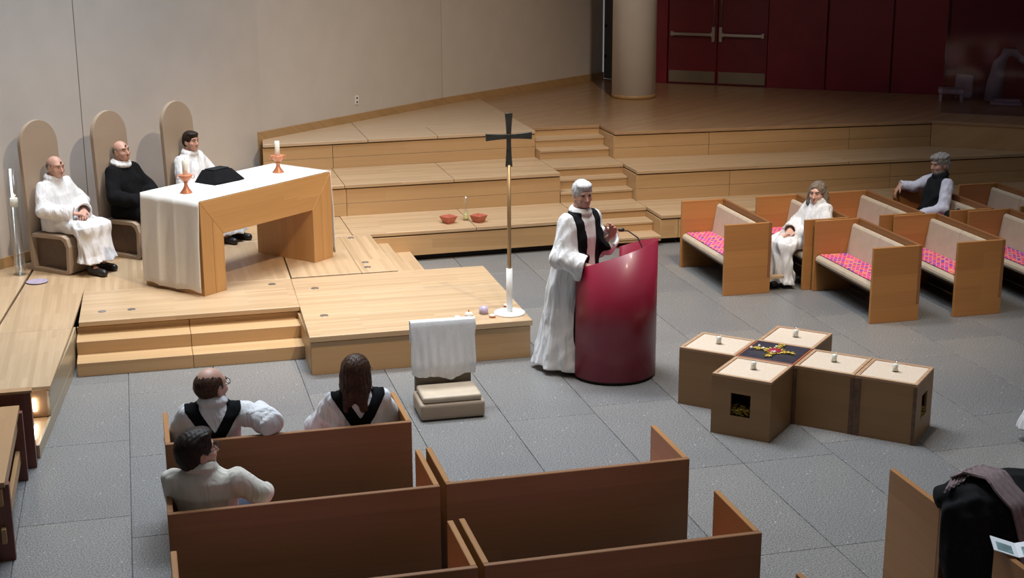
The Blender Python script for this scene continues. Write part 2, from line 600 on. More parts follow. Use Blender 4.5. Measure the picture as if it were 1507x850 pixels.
def seg_quad(p, q, off0, off1, trim=0.0):
    """strip between two plan points, pushed sideways from off0 to off1 (to the left of p->q)"""
    p, q = Vector(p), Vector(q)
    d = (q - p).normalized()
    n = Vector((-d.y, d.x))
    p, q = p + d * trim, q - d * trim
    return [tuple(p + n * off0), tuple(q + n * off0), tuple(q + n * off1), tuple(p + n * off1)]


wall = struct('wall_back', MB().prism(seg_quad((-6.6, 10.7), (7.72, 23.66), 1.4, 1.6), 0.0, 7.5), M['wall'])
runs = [[WP[0], WP[1], WP[2]], [WP[2], WP[3], WP[4]], [WP[4], WP[5]]]
for run in runs:
    mb = MB()
    front = [Vector(p) for p in run]
    back = []
    for p, q in zip(run, run[1:]):
        d = (Vector(q) - Vector(p)).normalized()
        nn = Vector((-d.y, d.x)) * 0.14
        back += [Vector(p) + nn, Vector(q) + nn]
    d0 = (front[1] - front[0]).normalized() * 0.006
    d1 = (front[-1] - front[-2]).normalized() * 0.006
    front[0] = front[0] + d0
    front[-1] = front[-1] - d1
    mb.prism([tuple(p) for p in front] + [tuple(p) for p in reversed(back)], 0.0, 7.5)
    mb.build('wall_panel', M['wall'], wall)
mb = MB().prism(seg_quad(WP[1], WP[3], 0.02, 0.06), 0.2, 7.5)
mb.build('joint_strip', M['dark'], wall)

bb = struct('baseboard_back', MB().prism(seg_quad(WP[3], WP[4], -0.022, -0.001), Z3, Z3 + 0.105).prism(seg_quad(WP[4], WP[5], -0.022, -0.001), Z3, Z3 + 0.105), M['base_trim'])
bb2 = struct('baseboard_left', MB().prism(seg_quad(WP[0], WP[1], -0.022, -0.001), Z1, Z1 + 0.11).prism(seg_quad(WP[1], WP[2], -0.022, -0.001), Z1, Z1 + 0.11), M['base_trim'])
struct('trim_1', MB().prism(seg_quad((1.50, 18.80), WP[3], -0.026, -0.001), Z1, Z3 + 0.105), M['base_trim'])

# outlet on the wall
o = thing('wall_outlet', 'small white electrical outlet plate on the beige wall', 'outlet', (2.98, wall_y(2.98) - 0.004, 1.62), R(40.2))
o.location.z = 1.40
box('cover_plate', M['white'], o, -0.035, 0.035, -0.008, 0.0, -0.06, 0.06, 0.003)
for dz in (-0.028, 0.028):
    box('socket', M['grey_door'], o, -0.016, 0.016, -0.010, -0.007, dz - 0.014, dz + 0.014)

# ---- column
colm = struct('column', MB().lathe([(0.335, 0.0), (0.335, 7.5)], 48), M['column'])
colm.location = (7.46, 21.32, Z3 + 0.06)
MB().lathe([(0.338, -0.058), (0.338, 0.001)], 24).build('column_base', M['base_trim'], colm)

# ---- red end wall with doors, built along its own axis
wall_r = tag(empty('wall_right', (8.0, 23.13, Z3), R(-35.7)), kind='structure')
box('wall_core', M['red_wall'], wall_r, -0.1, 13.0, 0.06, 0.25, -0.6, 6.4)
for a, b in [(-0.1, 0.44), (0.46, 0.66), (2.31, 3.24), (3.26, 4.25), (4.27, 5.08), (5.10, 6.25), (6.27, 7.9), (7.92, 9.5), (9.52, 11.2), (11.22, 12.9)]:
    box('wall_panel', M['red_wall'], wall_r, a, b - 0.008, 0.0, 0.055, 0.0, 6.4, 0.004, 1)
box('door_head_panel', M['red_wall'], wall_r, 0.668, 2.30, 0.0, 0.055, 2.42, 6.4)
for px in (3.16, 5.0):
    for dz in (0.80, 0.88):
        MB().lathe([(0.0, -0.012), (0.022, -0.012), (0.022, 0.0)], 12).build('lock_rose', M['metal'], wall_r)
        q = wall_r.children[-1]
        q.location = (px, -0.002, dz)
        q.rotation_euler = (R(-90), 0, 0)


def door(name, x0, x1, hinge_left):
    d = tag(empty(name, wall_r.location, wall_r.rotation_euler.z), kind='structure')
    box('door_leaf', M['red_door'], d, x0, x1, 0.012, 0.055, 0.008, 2.4, 0.004, 1)
    kp = box('kick_plate', M['kick'], d, x0 + 0.02, x1 - 0.02, 0.006, 0.013, 0.03, 0.215)
    bar = MB().box(x0 + 0.06 if hinge_left else x0 + 0.05, x1 - 0.05, -0.07, -0.035, 0.79, 0.835).build('push_bar', M['metal'], d, 0.006)
    for sx in (x0 + 0.07, x1 - 0.07):
        MB().box(sx - 0.025, sx + 0.025, -0.045, 0.013, 0.775, 0.85).build('bar_bracket', M['metal'], bar, 0.004)
    rx = x1 - 0.05 if hinge_left else x0 + 0.05
    MB().box(rx - 0.025, rx + 0.025, -0.05, 0.013, 0.70, 0.94).build('latch_case', M['metal'], d, 0.006)
    MB().tube([(rx, -0.02, 0.9), (rx, -0.02, 2.38)], 0.009, 8).build('vertical_rod', M['metal'], d)
    return d


door('door_1', 0.668, 1.475, True)
door('door_2', 1.495, 2.30, False)
# dark side door in the corner behind the column
gd = tag(empty('door_3', (7.74, 23.66, Z3), R(-66)), kind='structure')
box('door_leaf', M['grey_door'], gd, 0.0, 0.62, 0.0, 0.05, 0.0, 6.4)
for dz in (0.35, 0.85):
    box('hinge_block', M['black'], gd, 0.02, 0.07, -0.015, 0.0, dz, dz + 0.05)

# ---- stage and tiers
GAP = 0.004


def shrink(poly, g):
    c = Vector((sum(p[0] for p in poly) / len(poly), sum(p[1] for p in poly) / len(poly)))
    return [tuple(Vector(p) + (c - Vector(p)).normalized() * g) for p in poly]


def deck(parent, poly, zt, m, th=0.04, bevel=0.003):
    return MB().prism(shrink(poly, GAP), zt - th, zt).build('deck_panel', m, parent, bevel, 1)


def riser(parent, p, q, z0, z1, m, th=0.025, name='riser_panel'):
    return MB().prism(seg_quad(p, q, 0.0, th, 0.0025), z0, z1).build(name, m, parent, 0.002, 1)


def lerp(p, q, t):
    return (p[0] + (q[0] - p[0]) * t, p[1] + (q[1] - p[1]) * t)


def front_run(parent, p, q, xs, z0, z1, m, name='riser_panel'):
    """row of riser panels along p->q, cut at the given x"""
    cut = [p] + [lerp(p, q, (x - p[0]) / (q[0] - p[0])) for x in xs] + [q]
    for a, b in zip(cut, cut[1:]):
        zm = z0 + (z1 - z0) * 0.46
        if z1 - z0 > 0.28:      # two boards, one above the other
            riser(parent, a, b, z0, zm - 0.0018, m, name=name)
            riser(parent, a, b, zm + 0.0018, z1, m, name=name)
        else:
            riser(parent, a, b, z0, z1, m, name=name)


def stair(parent, x0, x1, fronts, back, zs, zb):
    """two treads set into a notch: fronts = y of each riser, zs = tread heights"""
    ys = list(fronts) + [back]
    for k, z in enumerate(zs):
        s = MB().box(x0, x1, ys[k] + 0.012, back, zb if k == 0 else zs[k - 1] - 0.01, z - 0.03).build('step', M['riser_x'], parent, 0.002, 1)
        MB().box(x0, x1, ys[k], ys[k + 1] + 0.02, z - 0.03, z).build('tread', M['deck_x'], s, 0.003, 1)


NX0, NX1 = 5.14, 6.11
U = 0.055   # depth of deck plus shadow line
# top stage
t3l, t3r = [(1.53, 18.47), (NX0, 18.60)], [(NX1, 18.20), (10.62, 17.93), (16.0, 13.99)]
stage = struct('stage', MB().prism([(1.62, 18.6), (NX0, 18.64), (NX0, 18.86), (NX1, 18.86), (NX1 + 0.03, 18.25), (10.63, 17.98), (16.0, 14.05), (17.5, 16.2), (8.0, 22.95), (7.72, 23.5)] + [(4.45, 21.2)], Z2 - 0.3, Z3 - 0.042), M['dark_wood'])
stg = wood('stage_floor_wood', (0.42, 0.262, 0.145), (0.35, 0.21, 0.115), 'x', 0.24, 0.08, 1.6, ang=R(-35))
deck(stage, [(1.53, 18.45), (2.88, 18.50), (2.88, wall_y(2.88) - 0.004), (1.56, 18.84)], Z3, M['deck_w'])
deck(stage, [(2.88, 18.50), (3.80, 18.535), (3.80, 19.3), (2.88, 19.3)], Z3, M['deck_w'])
deck(stage, [(3.80, 18.535), (NX0, 18.585), (NX0, 19.3), (3.80, 19.3)], Z3, M['deck_w'])
deck(stage, [(2.88, 19.3), (NX0, 19.3), (NX0, wall_y(NX0) - 0.004), (4.45, 21.29), (2.88, wall_y(2.88) - 0.004)], Z3, M['deck_w'])
deck(stage, [(NX0, 18.82), (NX1, 18.82), (NX1, wall_y(NX1) - 0.004), (NX0, wall_y(NX0) - 0.004)], Z3, stg)
deck(stage, [(NX1, 18.18), (10.62, 17.91), (16.0, 13.97), (17.6, 16.2), (8.05, 23.08), (7.72, 23.64), (NX1, wall_y(NX1) - 0.004)], Z3, stg)
front_run(stage, t3l[0], t3l[1], [2.42], Z2, Z3 - U, M['riser_x'])
front_run(stage, t3r[0], t3r[1], [7.42, 9.42], Z2, Z3 - U, M['riser_x'])
bend = lerp(t3r[1], t3r[2], 0.235)
riser(stage, t3r[1], bend, Z2, Z3 - 0.042, M['riser_x'])
riser(stage, bend, t3r[2], 0.0, Z3 - 0.042, M['riser_x'])
MB().box(NX1 - 0.005, NX1 + 0.02, 18.21, 18.85, Z2, Z3 - U).build('side_panel', M['riser_y'], stage)
MB().box(NX0, NX1, 18.84, 18.86, Z2, Z3 - U + 0.01).build('riser_panel', M['riser_x'], stage)
stair(stage, NX0 + 0.004, NX1 - 0.008, (18.38, 18.60), 18.84, (Z2 + 0.118, Z2 + 0.236), Z2)

# middle tier
t2l, t2r = [(0.2, 17.33), (NX0, 17.42)], [(NX1, 17.28), (11.9, 17.06)]
tier2 = struct('middle_tier', MB().prism([(0.25, 17.40), (NX0, 17.46), (NX0, 17.86), (NX1, 17.86), (NX1 + 0.03, 17.33), (11.95, 17.12), (11.95, 17.3), (10.68, 18.2), (NX1, 18.4), (NX0, 18.86), (1.6, 18.7)], Z1 - 0.2, Z2 - 0.042), M['dark_wood'])
deck(tier2, [(0.2, 17.31), (2.40, 17.35), (2.40, 18.52), (1.35, 18.5)], Z2, M['deck_x'])
deck(tier2, [(2.40, 17.35), (3.76, 17.375), (3.76, 18.55), (2.40, 18.52)], Z2, M['deck_x'])
deck(tier2, [(3.76, 17.375), (NX0, 17.40), (NX0, 18.62), (3.76, 18.55)], Z2, M['deck_x'])
deck(tier2, [(NX0, 17.80), (NX1, 17.80), (NX1, 18.62), (NX0, 18.62)], Z2, M['deck_x'])
deck(tier2, [(NX1, 17.26), (9.0, 17.16), (9.0, 18.06), (NX1, 18.25)], Z2, M['deck_x'])
deck(tier2, [(9.0, 17.16), (11.9, 17.04), (12.0, 17.0), (10.62, 17.97), (9.0, 18.06)], Z2, M['deck_x'])
front_run(tier2, t2l[0], t2l[1], [2.42], Z1, Z2 - U, M['riser_x'])
front_run(tier2, t2r[0], t2r[1], [7.36, 9.6], Z1, Z2 - U, M['riser_x'])
MB().box(NX1 - 0.005, NX1 + 0.02, 17.29, 17.83, Z1, Z2 - U).build('side_panel', M['riser_y'], tier2)
MB().box(NX0, NX1, 17.82, 17.84, Z1, Z2 - U + 0.01).build('riser_panel', M['riser_x'], tier2)
stair(tier2, NX0 + 0.004, NX1 - 0.008, (17.40, 17.62), 17.82, (Z1 + 0.13, Z1 + 0.257), Z1)

# low tier
t1l, t1r = [(2.55, 16.32), (NX0, 16.42)], [(NX1, 16.38), (12.2, 16.30)]
tier1 = struct('low_tier', MB().prism([(2.6, 16.42), (NX0, 16.5), (NX0, 16.95), (NX1, 16.95), (NX1 + 0.03, 16.5), (12.2, 16.45), (12.2, 17.2), (NX1, 17.4), (NX0, 17.5), (2.6, 17.45)], 0.0, Z1 - 0.042), M['dark'])
deck(tier1, [(2.33, 16.32), (3.80, 16.35), (3.80, 17.42), (2.33, 17.38)], Z1, M['deck_x'])
deck(tier1, [(3.80, 16.35), (NX0, 16.40), (NX0, 17.43), (3.80, 17.42)], Z1, M['deck_x'])
deck(tier1, [(NX0, 16.88), (NX1, 16.88), (NX1, 17.43), (NX0, 17.43)], Z1, M['deck_x'])
deck(tier1, [(NX1, 16.36), (8.4, 16.33), (8.4, 17.2), (NX1, 17.3)], Z1, M['deck_x'])
deck(tier1, [(8.4, 16.33), (12.2, 16.28), (12.2, 17.05), (8.4, 17.2)], Z1, M['deck_x'])
front_run(tier1, t1l[0], t1l[1], [], 0.075, Z1 - U, M['riser_x'])
front_run(tier1, t1r[0], t1r[1], [6.34, 8.4, 10.4], 0.075, Z1 - U, M['riser_x'])
MB().box(NX1 - 0.005, NX1 + 0.02, 16.39, 16.92, 0.075, Z1 - U).build('side_panel', M['riser_y'], tier1)
MB().box(NX0, NX1, 16.90, 16.92, 0.05, Z1 - U + 0.01).build('riser_panel', M['riser_x'], tier1)
stair(tier1, NX0 + 0.004, NX1 - 0.008, (16.32, 16.62), 16.90, (0.125, 0.243), 0.06)

# ---- altar platform with front steps, side steps and left walkway
plat = struct('altar_platform', MB().prism([(-0.60, 13.60), (1.40, 13.60), (1.46, 14.64), (2.45, 14.64), (2.50, 16.40), (2.35, 17.36), (0.3, 17.36), (-0.5, 16.55), (-0.62, 15.5)], 0.0, Z1 - 0.042), M['dark_wood'])
deck(plat, [(-0.64, 13.50), (1.40, 13.50), (1.43, 14.58), (-0.62, 14.58)], Z1, M['deck_x'], 0.045)
deck(plat, [(-0.62, 14.58), (1.43, 14.58), (1.47, 16.32), (-0.54, 16.32)], Z1, M['deck_y'])
deck(plat, [(-0.54, 16.32), (2.33, 16.32), (2.33, 17.36), (0.16, 17.36), (-0.48, 16.70)], Z1, M['deck_x'])
deck(plat, [(1.44, 14.61), (2.17, 14.61), (2.17, 16.31), (1.48, 16.31)], Z1, M['deck_y'])
deck(plat, [(2.17, 14.61), (2.55, 14.61), (2.53, 16.31), (2.17, 16.31)], Z1, M['deck_y'])
for (x0, x1) in ((-0.66, 0.36), (0.36, 1.385)):
    for k, (yf, yb, z, zb) in enumerate([(13.0, 13.56, 0.125, 0.0), (13.27, 13.56, 0.245, 0.115)]):
        s = MB().box(x0 + 0.002, x1 - 0.002, yf, yb, zb, z).build('step', M['riser_x'], plat, 0.003, 1)
front_run(plat, (-0.66, 13.545), (1.385, 13.545), [0.36], 0.245, Z1 - 0.06, M['riser_x'])
for (x0, x1, z, yb, y0) in ((2.50, 2.74, 0.245, 16.33, 14.63), (2.72, 3.0, 0.125, 16.35, 14.63)):
    s = MB().box(x0, x1, y0, yb, 0.0, z).build('side_step', M['deck_y'], plat, 0.003, 1)
for (x, y) in [(-0.43, 13.82), (-0.16, 13.82), (1.22, 14.39), (2.29, 16.20), (2.27, 15.03), (2.26, 14.82)]:
    MB().lathe([(0.038, 0.0), (0.038, 0.004)], 16, (x, y, Z1 - 0.001)).build('floor_socket_cap', M['metal'], plat)

fplat = struct('front_platform', MB().box(1.42, 3.40, 12.53, 14.52, 0.0, Z1 - 0.042), M['dark_wood'])
for (ya, yb_) in ((12.47, 13.12), (13.12, 13.86), (13.86, 14.56)):
    fx = lambda y, x0, x1: x0 + (x1 - x0) * (y - 12.47) / 2.09
    MB().prism([(fx(ya, 1.365, 1.43), ya + 0.0015), (fx(ya, 3.42, 3.45), ya + 0.0015), (fx(yb_, 3.42, 3.45), yb_ - 0.0015), (fx(yb_, 1.365, 1.43), yb_ - 0.0015)], Z1 - 0.05, Z1).build('deck_panel', M['deck_x'], fplat, 0.002, 1)
riser(fplat, (1.375, 12.50), (3.41, 12.50), 0.0, Z1 - 0.062, M['riser_x'])
MB().box(1.375, 1.40, 12.53, 14.53, 0.0, Z1 - 0.062).build('side_panel', M['riser_y'], fplat)
MB().box(3.385, 3.41, 12.53, 14.53, 0.0, Z1 - 0.062).build('side_panel', M['riser_y'], fplat)
for (x, y) in [(1.62, 14.12), (1.58, 13.13)]:
    MB().lathe([(0.04, 0.0), (0.04, 0.004)], 16, (x, y, Z1 - 0.001)).build('floor_socket_cap', M['metal'], fplat)

walk = struct('left_walkway', MB().prism([(-0.90, 11.76), (-0.76, 13.5), (-0.66, 16.3), (-1.42, 15.7), (-3.8, 13.2), (-5.2, 11.76)], 0.0, Z1 - 0.042), M['dark_wood'])
deck(walk, [(-0.81, 11.70), (-0.69, 13.32), (-1.36, 13.32), (-1.40, 11.70)], Z1, M['deck_y'], 0.03)
deck(walk, [(-0.69, 13.32), (-0.58, 15.2), (-0.53, 16.3), (-0.62, 16.62), (-1.06, 16.15), (-1.12, 15.9), (-1.36, 13.32)], Z1, M['deck_y'], 0.03)
deck(walk, [(-1.375, 13.32), (-1.13, 16.05), (-1.42, 15.82), (-3.8, 13.36), (-3.82, 13.32)], Z1, M['deck_y'], 0.03)
deck(walk, [(-1.415, 11.70), (-1.375, 13.32), (-3.8, 13.32), (-5.3, 11.70)], Z1, M['deck_y'], 0.03)
side = wood('walkway_side_wood', (0.42, 0.33, 0.22), (0.36, 0.28, 0.18), 'y', 0.3, 0.11, 3.0)
riser(walk, (-0.885, 11.06), (-0.70, 12.995), 0.0, 0.105, side, 0.02, 'side_panel')
riser(walk, (-0.825, 11.71), (-0.70, 13.0), 0.107, Z1 - 0.04, side, 0.02, 'side_panel')
riser(walk, (-0.70, 13.0), (-0.665, 13.5), 0.0, Z1 - 0.04, side, 0.02, 'side_panel')
MB().prism([(-0.83, 11.72), (-0.845, 11.745), (-5.3, 11.745), (-5.3, 11.72)], 0.105, Z1 - 0.035).build('end_panel', M['desk'], walk)
MB().prism([(-0.892, 11.08), (-0.835, 11.72), (-5.3, 11.72), (-5.8, 11.08)], 0.0, 0.10).build('low_step', M['desk'], walk, 0.003, 1)
for (x, y, z) in [(-0.945, 11.712, 0.21), (-0.935, 11.45, 0.101)]:
    q = MB().box(-0.012, 0.012, -0.006, 0.004, -0.05, 0.05) if z > 0.15 else MB().box(-0.01, 0.012, -0.22, 0.08, 0.0, 0.006)
    q = q.build('step_light', M['led'], walk)
    q.location = (x, y, z)

# ---- unseen slab added overhead to shade the back of the stage
struct('shade_ceiling', MB().prism([(4.6, 21.2), (6.4, 20.0), (9.3, 18.9), (16.0, 14.6), (17.6, 16.4), (8.1, 23.5), (7.4, 23.9)], 4.3, 4.6), M['wall'])

# ---- the rest of the room shell, behind and beside the camera
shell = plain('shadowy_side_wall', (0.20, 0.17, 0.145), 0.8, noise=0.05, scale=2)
struct('wall_left', MB().box(-7.3, -7.1, -5.0, 10.0, -0.1, 8.5), shell)
struct('wall_front', MB().box(-7.1, 18.2, -5.2, -5.0, -0.1, 8.5), shell)
struct('wall_side', MB().box(18.0, 18.2, -5.0, 15.9, -0.1, 8.5), shell)

# ================================================================ FURNITURE
def hole_panel(mb, x0, x1, z0, z1, y0, y1, hx0, hx1, hz0, hz1):
    mb.box(x0, hx0, y0, y1, z0, z1).box(hx1, x1, y0, y1, z0, z1)
    mb.box(hx0, hx1, y0, y1, z0, hz0).box(hx0, hx1, y0, y1, hz1, z1)
    return mb


# ---- altar
AL, AD, AH = 1.90, 0.83, 0.94
altar = thing('altar', 'large wooden altar with open knee arch and mitred planks', 'altar', (0.54, 14.10, Z1), R(41))


def frame_ring(t0, t1):
    """three planks of a portal frame between insets t0 and t1 of the outline, mitred at the corners"""
    W0, W1 = 0.30 * t0, 0.30 * t1
    H0, H1 = AH - (AH - 0.575) * t0, AH - (AH - 0.575) * t1
    g = 0.0012
    MB().extr([(W0 + g, 0.0), (W1 - g, 0.0), (W1 - g, H1 - 2 * g), (W0 + g, H0 - 2 * g)], 0.0, AD, 'y').build('leg_plank', M['altar_z'], altar, 0.002, 1)
    MB().extr([(AL - W1 + g, 0.0), (AL - W0 - g, 0.0), (AL - W0 - g, H0 - 2 * g), (AL - W1 + g, H1 - 2 * g)], 0.0, AD, 'y').build('leg_plank', M['altar_z'], altar, 0.002, 1)
    MB().extr([(W1, H1), (AL - W1, H1), (AL - W0, H0), (W0, H0)], 0.0, AD, 'y').build('beam_plank', M['altar_x'], altar, 0.002, 1)


frame_ring(0.0, 0.52)
frame_ring(0.52, 1.0)

# cloth: flush with the long edges, hanging to the floor at both ends
cl = MB()
for sgn in (-1, 1):
    P = []
    for i in range(15):
        t = i / 14.0
        z = AH + 0.005 - t * (AH - 0.035)
        row = []
        for k in range(41):
            s = k / 40.0
            y = 0.004 + s * (AD - 0.008)
            f = (0.010 * math.sin(s * 19 + 0.6) + 0.009 * math.sin(s * 8.3 + 1.1)) * min(1, t * 2.0)
            ridge = 0.016 * (math.exp(-((s - 0.42) / 0.02) ** 2) + math.exp(-((s - 0.70) / 0.025) ** 2)) * min(1, t * 3)
            out = 0.006 + 0.016 * t + f * 0.8 + ridge + 0.010 * min(1, t * 2)
            row.append((-out if sgn < 0 else AL + out, y, z + (0.012 * math.sin(s * 9) if i == 14 else 0)))
        P.append(row)
    cl.grid(P)
    top = [[(AL * q / 8.0, 0.004 + k / 40.0 * (AD - 0.008), AH + 0.005) for k in range(41)] for q in range(9)]
    if sgn < 0:
        top[0] = P[0]
        cl.grid(top)
cloth = cl.build('altar_cloth', M['cloth'], None, 0, 2, 0.004)
cloth.location, cloth.rotation_euler = altar.location, altar.rotation_euler
tag(cloth, 'white linen altar cloth hanging over the altar end to the floor', 'altar cloth')

ATOP = Z1 + AH + 0.0055
for (x, y, lb) in ((0.44, 14.56, 'by the draped altar end'), (1.43, 15.41, 'at the far altar end')):
    h = thing('candle_holder', 'copper goblet candle holder ' + lb, 'candle holder', (x, y, ATOP), 0, 'altar candle holders')
    MB().lathe([(0.062, 0.0), (0.058, 0.012), (0.030, 0.05), (0.020, 0.075), (0.018, 0.10), (0.026, 0.122)], 24).build('foot', M['copper'], h)
    MB().lathe([(0.026, 0.120), (0.048, 0.138), (0.064, 0.165), (0.070, 0.185), (0.063, 0.186), (0.045, 0.150), (0.028, 0.148)], 24).build('bowl', M['copper'], h)
    for a in (0, 1):
        MB().tube([(math.cos(t) * 0.018 + (0.070 if a else -0.070), 0, 0.165 + math.sin(t) * 0.02) for t in [k * math.pi / 5 for k in range(11)]], 0.004, 6).build('ring', M['copper'], h)
    c = thing('pillar_candle', 'ivory pillar candle in the copper holder ' + lb, 'candle', (x, y, ATOP + 0.1486), 0, 'altar candles')
    MB().lathe([(0.026, 0.0), (0.026, 0.185), (0.021, 0.19), (0.006, 0.186)], 20).build('wax_body', M['wax'], c)
    MB().tube([(0, 0, 0.184), (0.002, 0, 0.199)], 0.002, 6).build('wick', M['black'], c)

bk = thing('book_stand_cover', 'black cloth cover over a low book stand on the altar', 'book stand', (0.80, 15.10, ATOP + 0.001), R(41))
mb = MB()
ring = lambda hx, hy, z, wob, oy=0.0: [(hx * sx + wob * math.sin(7 * i + z * 40), hy * sy + oy + wob * math.cos(5 * i), z) for i, (sx, sy) in enumerate(
    [(-1, -1), (-0.5, -1.04), (0, -1), (0.5, -1.05), (1, -1), (1.03, 0), (1, 1), (0.5, 1), (0, 1.03), (-0.5, 1), (-1, 1), (-1.04, 0)])]
mb.grid([ring(0.215, 0.15, 0.001, 0.008), ring(0.20, 0.145, 0.02, 0.002), ring(0.15, 0.11, 0.085, 0.002, 0.02), ring(0.125, 0.085, 0.122, 0.001, 0.035)], True, False)
mb.add(ring(0.125, 0.085, 0.122, 0.001, 0.035), [tuple(range(12))])
mb.build('cover', M['black_cloth'], bk)
box('closed_book', M['vest'], bk, -0.11, 0.11, -0.03, 0.10, 0.1225, 0.135, 0.003)

# ---- three tall chairs by the wall
def tall_chair(x, y, rz, label):
    t = thing('presider_chair', label, 'chair', (x, y, Z1), rz, 'tall round-topped chairs by the wall')
    W = 0.26
    prof = []
    for k in range(25):
        a = math.pi * k / 24.0
        prof.append((W * math.cos(a), 1.545 - W + W * math.sin(a)))
    prof = [(W, 0.0)] + prof + [(-W, 0.0)]
    n = len(prof)
    vs = []
    for (px, pz) in prof:
        lean = -0.055 * max(0, pz - 0.4)
        vs.append((px, -0.0 + lean, pz))
    for (px, pz) in prof:
        lean = -0.055 * max(0, pz - 0.4)
        vs.append((px, -0.045 + lean, pz))
    m_ = MB()
    fs = [(i, (i + 1) % n, n + (i + 1) % n, n + i) for i in range(n)]
    m_.add(vs, fs)
    for o0 in (0, n):
        for i in range(n // 2):
            j = n - 1 - i
            if j - 1 > i + 1:
                m_.add(vs, [(o0 + i, o0 + i + 1, o0 + j - 1, o0 + j)])
            elif j - 1 == i + 1:
                m_.add(vs, [(o0 + i, o0 + i + 1, o0 + j)])
    m_.build('backrest', M['chair'], t, 0.006, 2)
    th = 0.04
    loop = [(0.0, 0.0), (0.46, 0.0), (0.485, 0.02), (0.50, 0.30), (0.47, 0.385), (0.41, 0.41), (0.0, 0.40)]
    inner = [(0.0, th), (0.43, th), (0.445, 0.06), (0.455, 0.29), (0.43, 0.345), (0.39, 0.37), (0.0, 0.36)]
    # the seat is a bent shell: seat, front and base in one band, open at the sides
    mm = MB()
    k = len(loop)
    A = [(-W, a, b) for a, b in loop] + [(W, a, b) for a, b in loop] + [(-W, a, b) for a, b in inner] + [(W, a, b) for a, b in inner]
    f = []
    for i in range(k - 1):
        f += [(i, i + 1, k + i + 1, k + i), (2 * k + i, 3 * k + i, 3 * k + i + 1, 2 * k + i + 1), (i, 2 * k + i, 2 * k + i + 1, i + 1), (k + i, k + i + 1, 3 * k + i + 1, 3 * k + i)]
    mm.add(A, f)
    mm.build('seat_shell', M['chair'], t, 0.004, 1)
    MB().extr([(0.002, th), (0.43, th), (0.445, 0.06), (0.455, 0.29), (0.43, 0.345), (0.39, 0.37), (0.002, 0.36)], -W + 0.06, W - 0.06).build('dark_core', M['chair_in'], t)
    return t


tall_chair(-0.95, 15.80, R(-132), 'tall round-topped tan chair holding the bald man in white, nearest the glass candle tube')
tall_chair(-0.24, 16.29, R(-132), 'tall round-topped tan chair in the middle, behind the man in black')
tall_chair(0.50, 16.85, R(-132), 'tall round-topped tan chair behind the altar, holding the dark-haired woman')

# ---- glass tube with candle at the left edge
gt = thing('glass_candle_tube', 'tall clear glass tube standing on the walkway, candle inside', 'candle stand', (-1.26, 15.47, Z1))
MB().lathe([(0.075, 0.0), (0.075, 0.012)], 24).build('base_disc', M['glass'], gt)
mb = MB()
mb.lathe([(0.058, 0.012), (0.066, 1.10), (0.062, 1.10), (0.054, 0.012)], 24)
mb.build('tube', M['glass'], gt)
MB().lathe([(0.045, 0.012), (0.048, 0.70), (0.048, 0.72)], 20).build('inner_post', M['glass'], gt)
c = thing('tube_candle', 'short white candle burning in the tall glass tube', 'candle', (-1.26, 15.47, Z1 + 0.7205))
MB().lathe([(0.040, 0.0), (0.040, 0.085), (0.034, 0.09)], 20).build('wax_body', M['wax'], c)
MB().lathe([(0.002, 0.09), (0.009, 0.105), (0.007, 0.12), (0.001, 0.135)], 10).build('flame', M['flame'], c)
d = thing('floor_dish', 'flat pale dish on the walkway boards near the glass tube', 'dish', (-1.08, 15.10, Z1 + 0.0005))
MB().lathe([(0.085, 0.0), (0.11, 0.012), (0.104, 0.013), (0.08, 0.006)], 24).build('plate', M['lilac'], d)

# ---- processional cross
cr = thing('standing_cross', 'dark bronze cross on a brass pole in a white stand', 'cross', (3.27, 12.74, Z1))
MB().lathe([(0.147, 0.0), (0.147, 0.012), (0.14, 0.018), (0.03, 0.02)], 40).build('base_plate', M['white'], cr)
MB().lathe([(0.029, 0.018), (0.029, 0.435), (0.02, 0.437)], 20).build('sleeve', M['white'], cr)
MB().lathe([(0.0185, 0.43), (0.0185, 1.41)], 16).build('pole', M['brass'], cr)


def flare(z0, z1, w0, wm, w1):
    a = []
    for k in range(9):
        t = k / 8.0
        z = z0 + (z1 - z0) * t
        w = wm + (w0 - wm) * max(0, 1 - 2.2 * t) ** 1.6 + (w1 - wm) * max(0, 2.2 * t - 1.2) ** 1.6
        a.append((w, z))
    return a


vb = flare(1.395, 1.885, 0.032, 0.020, 0.036)
MB().extr([(w_, z_) for w_, z_ in vb] + [(-w_, z_) for w_, z_ in reversed(vb)], -0.011, 0.011, 'y').build('upright', M['bronze'], cr, 0.002, 1)
hb = flare(-0.215, 0.215, 0.034, 0.021, 0.034)
MB().extr([(z_, 1.672 + w_) for w_, z_ in hb] + [(z_, 1.672 - w_) for w_, z_ in reversed(hb)], -0.0125, 0.0125, 'y').build('crossbar', M['bronze'], cr, 0.002, 1)

# ---- small lights and cup by the cross
for (x, y, lb) in [(2.76, 12.70, 'right behind the towel'), (2.875, 12.64, 'in front of the lidded dish'), (3.085, 12.66, 'touching the white cross base'), (3.30, 12.965, 'tucked behind the cross sleeve')]:
    t = thing('tealight', 'small white tealight in a brown cup, ' + lb, 'tealight', (x, y, Z1), 0, 'tealights on the front platform')
    MB().lathe([(0.026, 0.0), (0.032, 0.018), (0.029, 0.018)], 16).build('cup', M['copper'], t)
    MB().lathe([(0.028, 0.008), (0.028, 0.024), (0.010, 0.027)], 16).build('wax', M['wax'], t)
t = thing('lidded_dish', 'small white lidded dish with a pointed knob beside the tealights', 'dish', (2.885, 12.77, Z1))
MB().lathe([(0.032, 0.0), (0.04, 0.014), (0.036, 0.016)], 20).build('saucer', M['white'], t)
q = MB().lathe([(0.036, 0.015), (0.030, 0.028), (0.008, 0.034)], 20).build('lid', M['wax'], t)
MB().lathe([(0.004, 0.033), (0.008, 0.05), (0.002, 0.062)], 10).build('knob', M['copper'], q)
